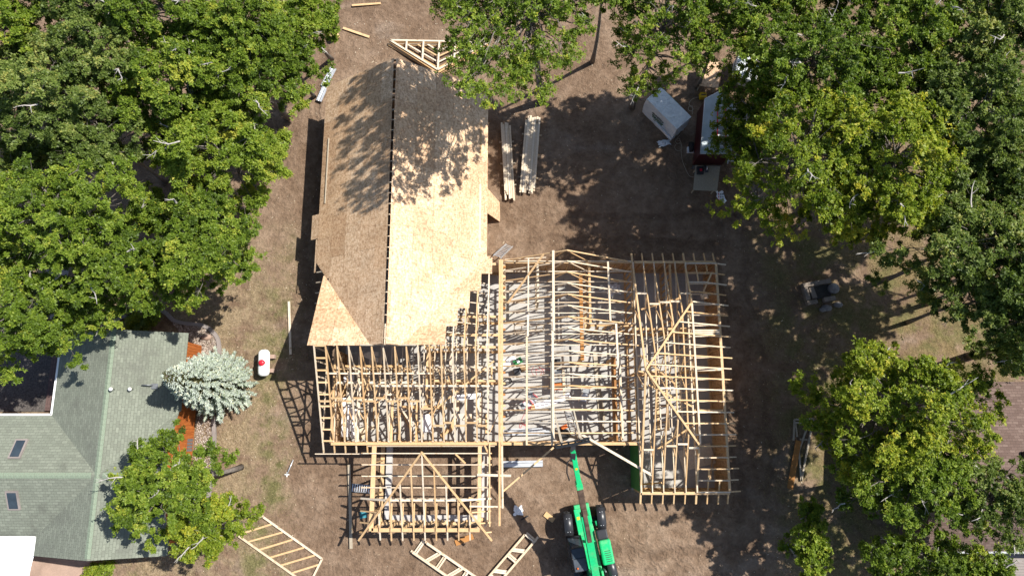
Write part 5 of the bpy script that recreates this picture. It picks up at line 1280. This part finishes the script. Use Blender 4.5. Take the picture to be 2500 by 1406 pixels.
    if twigs:
        for q in range(twigs):
            m_ = MB()
            k = rg.integers(0, nc); s0 = Vector(P_[k]) + Vector((0, 0, rc[k] * 0.35)); dd = Vector((P_[k] - CC)); dd.z = abs(dd.z) * 0.4; dd.normalize()
            pts = [s0]; 
            for j in range(4): dd = (dd + Vector(rg.normal(0, 0.35, 3))).normalized(); pts.append(pts[-1] + dd * rc[k] * 0.42)
            m_.tube(pts, [0.045, 0.036, 0.028, 0.02, 0.008], 4, False)
            for j in (1, 2, 3):
                d2 = (dd + Vector(rg.normal(0, 0.8, 3))).normalized(); m_.tube([pts[j], pts[j] + d2 * rc[k] * 0.5], [0.02, 0.006], 4, False)
            m_.build('dead_branch', M_TWIG, tro)
    return root
GL_, GRt, GT = 'woods left of the site', 'woods right of the site', 'trees behind the site'
T = [
 # left woods
 ('bright lime green tree beside the upper left edge of the sheathed roof', 540, 372, 8.0, 3.5, 2.3, L_LIME, GL_, 1.15, dict(seed=1, aspect=0.30, leaf=0.165, lobes=[(690, 330, 7), (700, 420, 7), (640, 470, 6.5), (390, 400, 7.5), (380, 310, 8)])),
 ('mid green oak reaching the lawn below the lime tree', 505, 590, 7.5, 2.5, 3.1, L_OAK, GL_, 1.1, dict(seed=2, lobes=[(600, 610, 6.5), (480, 710, 6), (440, 480, 8)])),
 ('big oak at the left edge above the green roof house', 150, 520, 9.5, 3.3, 2.8, L_OAK, GL_, 1.1, dict(seed=3)),
 ('oak between the left edge oak and the mid green oak', 265, 640, 8.5, 2.2, 2.2, L_OAK, GL_, 1.0, dict(seed=31)),
 ('oak hanging over the top left corner of the green roof', 60, 770, 8.0, 2.3, 2.2, L_OAK, GL_, 1.0, dict(seed=4, lobes=[(165, 830, 6.5), (190, 880, 6), (130, 850, 6.2), (70, 840, 6.5), (105, 815, 6.6), (25, 900, 6), (120, 700, 8), (30, 850, 7)])),
 ('small oak left of the curved kerb with ragged lower branches', 215, 760, 6.8, 1.5, 1.3, L_OAK, GL_, 0.9, dict(seed=41)),
 ('grey green oak at the left edge of the upper woods', 120, 260, 10.0, 3.0, 2.6, L_DARK, GL_, 1.15, dict(seed=5)),
 ('grey green oak in the middle of the upper left woods', 250, 330, 9.0, 2.2, 1.9, L_DARK, GL_, 1.1, dict(seed=6)),
 ('dark oak left of the top left gap in the canopy', 240, 110, 10.5, 2.2, 1.9, L_DARK, GL_, 1.0, dict(seed=7)),
 ('dark green oak above the lime tree', 440, 190, 9.8, 2.5, 2.3, L_OAK, GL_, 1.15, dict(seed=8)),
 ('dark oak at the dirt edge above the aluminium planks', 620, 190, 8.8, 2.4, 2.2, L_OAK, GL_, 1.1, dict(seed=9, lobes=[(755, 175, 7), (785, 180, 6.5), (715, 235, 7), (640, 250, 7.5)])),
 ('yellow green tree leaning over the top edge planks', 745, 50, 7.5, 2.2, 1.7, L_LIME, GL_, 1.0, dict(seed=10, leaf=0.13)),
 ('oak in the second row behind the yellow green tree', 590, 55, 10.0, 2.3, 2.0, L_OAK, GL_, 1.0, dict(seed=11)),
 ('bright green tree in the top left corner', 25, 60, 10.5, 1.9, 1.9, L_LIME, GL_, 1.0, dict(seed=12)),
 ('tall oak at the top edge in the upper left woods', 400, 15, 11.0, 2.3, 1.8, L_OAK, GL_, 1.0, dict(seed=13)),
 ('dark oak touching the top edge near the top left corner', 190, -20, 11.0, 2.4, 1.8, L_DARK, GL_, 1.0, dict(seed=14)),
 ('shaded oak filling the gap below the grey green oaks', 60, 400, 7.5, 1.8, 1.3, L_DARK, GL_, 0.9, dict(seed=15)),
 ('low oak in the shade between lime tree and mid green oak', 390, 520, 6.2, 1.4, 1.3, L_OAK, GL_, 0.9, dict(seed=16)),
 # behind the site
 ('large oak overhanging the top right of the sheathed roof', 1285, -35, 12.3, 4.2, 4.4, L_OAK, GT, 0.34, dict(seed=20, skirt=0.7, base=(1.95, 20.9), rz=3.0, lobes=[(1122, -19, 14), (1085, -70, 13.5), (1090, -150, 14), (1150, -120, 14.5), (1140, 40, 14), (1118, 75, 13.8), (1075, 20, 13), (1120, 150, 14), (1128, 190, 13.6), (1142, 100, 14.4), (1160, 200, 14), (1180, 150, 14.2), (1200, 190, 13), (1150, 160, 13.3), (1235, 235, 12.8), (1180, 240, 13), (1270, 160, 12.8), (1130, 215, 13), (1250, 120, 13.5), (1145, 120, 13.5), (1215, 140, 13.6), (1260, 200, 12.6), (1400, 100, 10.5), (1430, 60, 11), (1385, 120, 10), (1090, 25, 11)], twigs=5)),
 ('sparse oak with bare branches over the wrapped pallet', 1620, 70, 9.5, 2.8, 2.6, L_OAK, GT, 0.42, dict(seed=21, base=(7.9, 20.55), lobes=[(1560, 200, 7.5), (1590, 225, 7), (1520, 140, 8), (1640, 170, 8), (1690, 140, 8), (1545, 215, 6.8), (1700, 90, 9)], twigs=9)),
 ('thin oak above the strand board work table', 1765, 60, 9.5, 2.0, 1.9, L_OAK, GT, 0.6, dict(seed=22, twigs=7)),
 ('tree at the top edge above the big roof oak', 1480, -60, 11.0, 2.6, 1.6, L_OAK, GT, 0.8, dict(seed=23)),
 ('tree beyond the top edge right of centre', 1850, -70, 11.0, 2.8, 1.8, L_OAK, GT, 0.55, dict(seed=24)),  # centred out of view, added to shade the yard
 # right woods
 ('large yellow green oak covering the trailer', 1960, 385, 11.0, 3.4, 3.2, L_YEL, GRt, 0.6, dict(seed=25, base=(14.3, 13.2), lobes=[(1780, 330, 6.5), (1760, 290, 6), (1820, 440, 7), (1800, 380, 6.5), (1900, 500, 8), (1790, 250, 7), (1850, 240, 8), (1745, 330, 5.5), (1790, 190, 7.5), (1760, 370, 6), (1830, 310, 7)], twigs=7)),
 ('yellowing oak right of the trailer oak', 2170, 400, 11.5, 3.0, 3.2, L_YEL, GRt, 1.0, dict(seed=26, lobes=[(2150, 560, 8.5), (2080, 580, 8), (2260, 330, 10)], twigs=5)),
 ('green oak above the trailer oak near the top edge', 1985, 150, 11.5, 2.7, 2.6, L_OAK, GRt, 0.62, dict(seed=27, twigs=5)),
 ('dark green tree in the middle of the right woods', 2370, 280, 11.5, 2.8, 2.7, L_DARK, GRt, 1.1, dict(seed=28)),
 ('oak at the top edge in the right woods', 2210, 60, 11.0, 2.6, 2.4, L_OAK, GRt, 1.0, dict(seed=29)),
 ('dark tree in the top right corner', 2430, 60, 11.5, 2.6, 2.4, L_DARK, GRt, 1.1, dict(seed=30)),
 ('dark tree at the right edge below the corner tree', 2470, 430, 10.0, 2.2, 2.6, L_DARK, GRt, 1.1, dict(seed=32)),
 ('dark oak spreading right of the fire pit', 2350, 600, 11.0, 2.8, 2.0, L_DARK, GRt, 0.95, dict(seed=33, lobes=[(2200, 640, 7.5), (2140, 690, 6.5), (2240, 700, 7)], twigs=6)),
 ('sparse dark tree at the right edge above the dry grass', 2390, 735, 10.0, 2.1, 1.5, L_DARK, GRt, 0.8, dict(seed=34, twigs=6)),
 ('dark tree at the right edge level with the fire pit', 2500, 660, 11.0, 2.2, 2.2, L_DARK, GRt, 1.0, dict(seed=35)),
 ('bright green oak over the upper part of the brown roof', 2200, 1000, 8.8, 3.9, 2.9, L_YEL, GRt, 1.0, dict(seed=36, lobes=[(1960, 950, 6), (1990, 965, 6.2), (2120, 850, 7.5), (2380, 930, 8), (2440, 970, 7.5), (2330, 900, 8)], twigs=8)),
 ('oak in front of the brown roof gable', 2210, 1170, 7.8, 2.9, 2.6, L_OAK, GRt, 1.0, dict(seed=37, lobes=[(2120, 1230, 6), (2260, 1240, 6), (2310, 1110, 7.5)], twigs=8)),
 ('dark green oak growing beside the brown roof at the right edge', 2420, 1215, 8.0, 2.3, 2.0, L_DARK, GRt, 0.7, dict(seed=38, lobes=[(2480, 1130, 7.5), (2330, 1250, 7)], twigs=6)),
 ('leafy tree at the bottom edge below the brown roof', 2240, 1365, 5.5, 2.3, 1.2, L_OAK, GRt, 1.0, dict(seed=39)),
 ('tree in the bottom right corner below the porch step', 2400, 1395, 5.5, 1.6, 0.9, L_OAK, GRt, 0.9, dict(seed=40)),
 ('slim sapling standing on the dry grass at the bottom right', 1975, 1345, 4.2, 1.0, 1.25, L_LIME, GRt, 0.75, dict(seed=42, leaf=0.14, name='sapling', clump=0.7)),
 ('small dark sapling between the white truss frame and the slim sapling', 1978, 1255, 3.2, 0.55, 0.8, L_OAK, GRt, 0.7, dict(seed=43, leaf=0.13, name='sapling', clump=0.55)),
 ('tree beyond the right edge of the dry grass', 2640, 800, 11.5, 3.0, 2.6, L_DARK, GRt, 1.0, dict(seed=44)),  # centred out of view, added to carry shade over the right side
 ('tree beyond the right edge of the upper right woods', 2650, 250, 10.5, 3.0, 3.0, L_DARK, GRt, 0.9, dict(seed=45)),  # added past the frame edge to continue the shade of the woods
 ('tree beyond the right edge next to the fire pit level tree', 2660, 560, 10.0, 2.8, 2.8, L_DARK, GRt, 0.9, dict(seed=46)),  # another tree added outside the frame for its shade
 ('tree beyond the top edge of the right woods', 2130, -100, 11.5, 3.4, 2.3, L_OAK, GRt, 0.75, dict(seed=47)),  # added above the frame so its shade reaches the pallet and trailer
 ('tree just beyond the top edge between trailer and right woods', 1985, -50, 11.0, 2.6, 1.9, L_OAK, GRt, 0.55, dict(seed=71)),  # added above the frame to deepen shade on the yard
 ('tree just beyond the top edge left of the top right corner', 2330, -80, 11.5, 3.0, 2.0, L_DARK, GRt, 1.0, dict(seed=72)),  # added above the frame for shade, centred out of view
 ('mid green oak behind the plastic wrapped stack', 1880, 210, 9.0, 1.9, 1.8, L_OAK, GRt, 0.6, dict(seed=73, twigs=6)),
 ('low oak leaning over the trailer from the right', 1830, 330, 6.0, 1.3, 1.9, L_OAK, GRt, 0.75, dict(seed=74, twigs=5)),
 ('yellow green oak between the trailer oak and the yellowing oak', 2060, 470, 9.5, 2.0, 2.2, L_YEL, GRt, 0.9, dict(seed=75)),
 ('oak filling the canopy between the top edge oak and the yellowing oak', 2120, 215, 10.5, 2.0, 1.9, L_OAK, GRt, 0.95, dict(seed=50)),
 ('dark oak between the top right corner tree and the middle dark tree', 2290, 170, 10.0, 1.9, 1.7, L_DARK, GRt, 1.0, dict(seed=51)),
 ('dark oak below the middle dark tree of the right woods', 2310, 460, 10.0, 2.0, 1.9, L_DARK, GRt, 1.0, dict(seed=52)),
 ('pale green oak at the top edge above the trailer', 1900, 40, 10.5, 1.9, 1.7, L_OAK, GRt, 0.5, dict(seed=53, twigs=5)),
 ('low oak in the shade right of the trailer', 2040, 290, 8.5, 1.6, 1.5, L_OAK, GRt, 0.9, dict(seed=54)),
 ('dark low tree at the right edge under the bright green oak', 2460, 870, 5.0, 1.7, 0.9, L_DARK, GRt, 0.9, dict(seed=55)),
 ('oak at the left edge between the grey green and big oaks', 20, 640, 8.5, 1.7, 1.5, L_OAK, GL_, 1.0, dict(seed=56)),
 ('dark oak below the top left corner tree', 95, 140, 9.0, 1.8, 1.3, L_DARK, GL_, 1.0, dict(seed=57)),
 ('oak in the middle of the upper left woods beside the dark oak', 345, 235, 9.0, 1.7, 1.6, L_OAK, GL_, 1.0, dict(seed=58)),
 ('oak in the second row right of the tall top edge oak', 500, 90, 9.8, 1.8, 1.6, L_OAK, GL_, 1.0, dict(seed=59)),
 ('oak below the second row oak above the lime tree', 540, 255, 8.0, 1.8, 1.3, L_OAK, GL_, 1.0, dict(seed=60)),
 ('leafy oak below the yellow green tree at the dirt edge', 700, 125, 8.0, 1.6, 1.2, L_OAK, GL_, 1.0, dict(seed=66)),
 ('small oak between the lime tree and the green roof kerb', 395, 660, 6.5, 1.4, 1.5, L_OAK, GL_, 0.9, dict(seed=67)),
 # lower left
 ('bright green oak overhanging the right side of the green roof', 405, 1190, 6.3, 2.35, 2.3, L_OAK, GL_, 1.1, dict(seed=48, base=tuple(at(588, 1140))[:2], lobes=[(540, 1140, 4.6), (565, 1110, 4.4), (520, 1110, 4.8), (380, 1320, 5.2), (320, 1270, 6), (430, 1330, 5)], twigs=8)),
 ('yellow green oak leaning from the lawn beside the ladder shaped frame', 515, 1285, 5.0, 1.9, 1.35, L_YEL, GL_, 1.15, dict(seed=49, base=tuple(at(600, 1250))[:2], lobes=[(595, 1250, 3.8), (450, 1350, 5), (560, 1225, 4.2)], twigs=4)),
]
for (lb, px, py, zc, rx, ry, mt, gp, dn, kw) in T:
    tree(lb, px, py, zc, rx, ry, mt, gp, dens=dn, **kw)
# shrubs by the green house
def shrub(label, px, py, r, h, mat, seed, leaf=0.14):
    rg = np.random.default_rng(seed); c = at(px, py); root = empty('shrub', c, label, 'shrub')
    S = int(260 * r * r) + 60; d = rg.normal(size=(S, 3)); d[:, 2] = np.abs(d[:, 2]); d /= np.linalg.norm(d, axis=1, keepdims=True)
    pos = d * rg.uniform(0.5, 1.0, (S, 1)) * np.array([r, r, h]) + np.array([0, 0, 0.1]); pos[:, :2] += 0.15 * r * np.sin(pos[:, 1::-1] * 7)
    nr = d + np.array([0, 0, 0.5]) + rg.normal(0, 0.3, (S, 3)); nr /= np.linalg.norm(nr, axis=1, keepdims=True)
    link(np_mesh('foliage', rosettes(rg, pos, nr, leaf), 3, np.clip(rg.normal(0.5, 0.2, S * 5), 0, 1)), 'foliage', mat, root, c)
    m = MB()
    for i in range(5): a = i * 1.26; m.tube([c, c + Vector((math.cos(a) * r * 0.5, math.sin(a) * r * 0.5, h * 0.7))], [0.03, 0.01], 5, False)
    m.build('stems', M_BARK, root)
shrub('leafy shrub inside the curved kerb nearest its top', 375, 775, 0.55, 0.7, L_OAK, 61)
shrub('yellowing shrub inside the curved kerb at its left', 330, 785, 0.55, 0.6, L_YEL, 62)
shrub('low shrub between the kerb shrubs and the green roof', 352, 800, 0.5, 0.5, L_DARK, 63)
shrub('pale green shrub at the foot of the green roof gable', 265, 1385, 0.55, 0.8, L_LIME, 64, 0.12)
shrub('wispy shrub at the bottom edge left of the gable shrub', 228, 1400, 0.6, 0.6, L_YEL, 65, 0.12)
# blue spruce
sp = at(555, 940); root = empty('blue_spruce', sp, 'pale blue spruce between the green roof and the propane tank', 'tree')
rg = np.random.default_rng(77); V = []; AT = []; V2 = []; H_ = 7.6; m = MB()
m.tube([sp - Vector((0, 0, .1)), sp + Vector((0, 0, H_ * 0.95))], [0.17, 0.02], 8)
for tier in range(30):
    t = tier / 29; z = 0.5 + (H_ - 0.7) * t; rad = 2.0 * (1 - t) ** 0.74 * (1 + 0.05 * math.sin(tier * 2.1)) + 0.10; nb = int(9 + 8 * (1 - t))
    for b in range(nb):
        a = 6.283 * b / nb + tier * 0.61 + rg.normal(0, 0.12); Lb = rad * rg.uniform(0.80, 1.08)
        d = np.array([math.cos(a), math.sin(a), 0.0]); pr = np.array([-d[1], d[0], 0.0])
        ns = max(4, int(Lb / 0.11))
        pe = np.array(sp) + np.array([0, 0, z - 0.1 * Lb]) + d * Lb * 0.85
        m.tube([(sp.x, sp.y, z), tuple(pe)], [0.03, 0.008], 4, False)
        for s_ in range(ns):
            u = 0.28 + 0.72 * (s_ + rg.uniform(0, 0.6)) / ns; base_ = np.array(sp) + np.array([0, 0, z]) + d * Lb * u + np.array([0, 0, -0.22 * Lb * u + 0.22 * Lb * u * u])
            for sg in (-1, 1, 0):
                dirn = d * rg.uniform(0.55, 1.0) + pr * sg * rg.uniform(0.5, 0.95) + np.array([0, 0, rg.uniform(0.05, 0.5)]); dirn /= np.linalg.norm(dirn)
                ln = (0.16 + 0.16 * (1 - u)) * rg.uniform(0.8, 1.25); w = 0.038
                s1 = np.cross(dirn, [0, 0, 1.0]); s1 /= np.linalg.norm(s1) + 1e-6; s2 = np.cross(s1, dirn)
                tip = base_ + dirn * ln; md = base_ + dirn * ln * 0.45
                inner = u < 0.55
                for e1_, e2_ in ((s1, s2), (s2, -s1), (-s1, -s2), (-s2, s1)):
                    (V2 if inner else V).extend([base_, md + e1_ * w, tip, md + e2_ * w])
V = np.array(V) - np.array(sp); V2 = np.array(V2) - np.array(sp)
link(np_mesh('crown', V, 4, np.clip(np.repeat(rg.normal(0.6, 0.2, len(V) // 16 + 1), 4)[:len(V) // 4], 0, 0.95)), 'crown', L_SPR, root, sp)
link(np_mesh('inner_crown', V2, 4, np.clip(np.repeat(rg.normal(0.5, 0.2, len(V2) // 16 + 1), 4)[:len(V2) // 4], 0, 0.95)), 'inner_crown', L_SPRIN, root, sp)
m.build('trunk', M_BARK, root)

# ---------------------------------------------------------------- grass, litter and chips (uncountable)
rg = np.random.default_rng(9)
def scatter(n, x0, x1, y0, y1): return np.stack([rg.uniform(x0, x1, n), rg.uniform(y0, y1, n)], 1)
P2 = np.concatenate([scatter(26000, -25, -12.3, -9.5, 11), scatter(16000, 14.5, 27, -9.5, 13)])
cl_ = np.sin(P2[:, 0] * 1.7 + np.sin(P2[:, 1] * 1.3) * 1.5) + np.sin(P2[:, 1] * 2.1 + P2[:, 0] * 0.6)
P2 = P2[(cl_ + rg.normal(0, 0.7, len(P2))) > -0.1]; n = len(P2)
z = relief(P2[:, 0], P2[:, 1]); a = rg.uniform(0, 6.28, n); hh = rg.uniform(0.04, 0.10, n); ln = rg.normal(0, 0.06, (n, 2)); wv = 0.016
b0_ = np.stack([P2[:, 0] + wv * np.cos(a), P2[:, 1] + wv * np.sin(a), z - 0.01], 1); b1_ = np.stack([P2[:, 0] - wv * np.cos(a), P2[:, 1] - wv * np.sin(a), z - 0.01], 1)
tp_ = np.stack([P2[:, 0] + ln[:, 0], P2[:, 1] + ln[:, 1], z + hh], 1)
tone = np.clip(0.55 + 0.25 * np.sin(P2[:, 0] * 0.9 + 2) * np.sin(P2[:, 1] * 0.7) + rg.normal(0, 0.18, n), 0, 0.98)
tag(link(np_mesh('dry_grass', np.stack([b0_, b1_, tp_], 1).reshape(-1, 3), 3, tone), 'dry_grass', L_GRASS), 'short dry lawn grass with green tufts', 'grass', kind='stuff')
P2 = np.concatenate([scatter(1300, -18, 20, -9.5, 26), scatter(450, -20, -12, -2, 14), scatter(400, -13, 2, 20, 27)]); n = len(P2)
keep = ~((P2[:, 0] > -11.3) & (P2[:, 0] < 12.2) & (P2[:, 1] > -1.2) & (P2[:, 1] < 9.8)); P2 = P2[keep]; n = len(P2)
z = relief(P2[:, 0], P2[:, 1]) + 0.012; a = rg.uniform(0, 6.28, n); l_ = rg.uniform(0.012, 0.042, n) * np.where(rg.random(n) > 0.95, 2.2, 1); w_ = rg.uniform(0.008, 0.022, n)
ca, sa = np.cos(a), np.sin(a); q = []
for s1, s2 in ((-1, -1), (1, -1), (1, 1), (-1, 1)):
    q.append(np.stack([P2[:, 0] + s1 * l_ * ca - s2 * w_ * sa, P2[:, 1] + s1 * l_ * sa + s2 * w_ * ca, z + rg.uniform(0, 0.03, n)], 1))
def chip_mat():
    n_ = NT('wood_chip'); a_ = n_.n('ShaderNodeAttribute', attribute_name='v')
    return n_.set(n_.ramp(a_.outputs['Fac'], [(0, (0.20, 0.13, 0.07)), (0.5, (0.42, 0.33, 0.22)), (1, (0.50, 0.43, 0.33))]), 0.8)
tag(link(np_mesh('wood_litter', np.stack(q, 1).reshape(-1, 3), 4, rg.uniform(0, 1, n)), 'wood_litter', chip_mat()), 'scattered pale wood chips and dry leaves on the dirt', 'litter', kind='stuff')
# clods of earth on the worked ground
P2 = np.concatenate([scatter(1800, -12, 16, -9.8, -1.2), scatter(1200, -13, 14, 9.8, 26), scatter(300, 12.6, 16, -3, 10)]); n = len(P2)
keep = ~((P2[:, 0] > -11.4) & (P2[:, 0] < -1.4) & (P2[:, 1] > 3)); P2 = P2[keep]; n = len(P2); z = relief(P2[:, 0], P2[:, 1]); r_ = rg.uniform(0.02, 0.07, n); VV = []
for s_ in range(5):
    t0, t1 = s_ * 1.2566, (s_ + 1) * 1.2566; j0, j1 = 0.8 + 0.3 * np.sin(P2[:, 0] * 50 + s_), 0.8 + 0.3 * np.sin(P2[:, 0] * 50 + (s_ + 1) % 5)
    VV.append(np.stack([np.stack([P2[:, 0] + r_ * j0 * math.cos(t0), P2[:, 1] + r_ * j0 * math.sin(t0), z - 0.02], 1), np.stack([P2[:, 0] + r_ * j1 * math.cos(t1), P2[:, 1] + r_ * j1 * math.sin(t1), z - 0.02], 1), np.stack([P2[:, 0], P2[:, 1], z + r_ * 0.65], 1)], 1))
tag(link(np_mesh('earth_clods', np.concatenate(VV, 1).reshape(-1, 3), 3), 'earth_clods', M_GROUND), 'small clods of brown earth on the worked site', 'earth', kind='stuff')
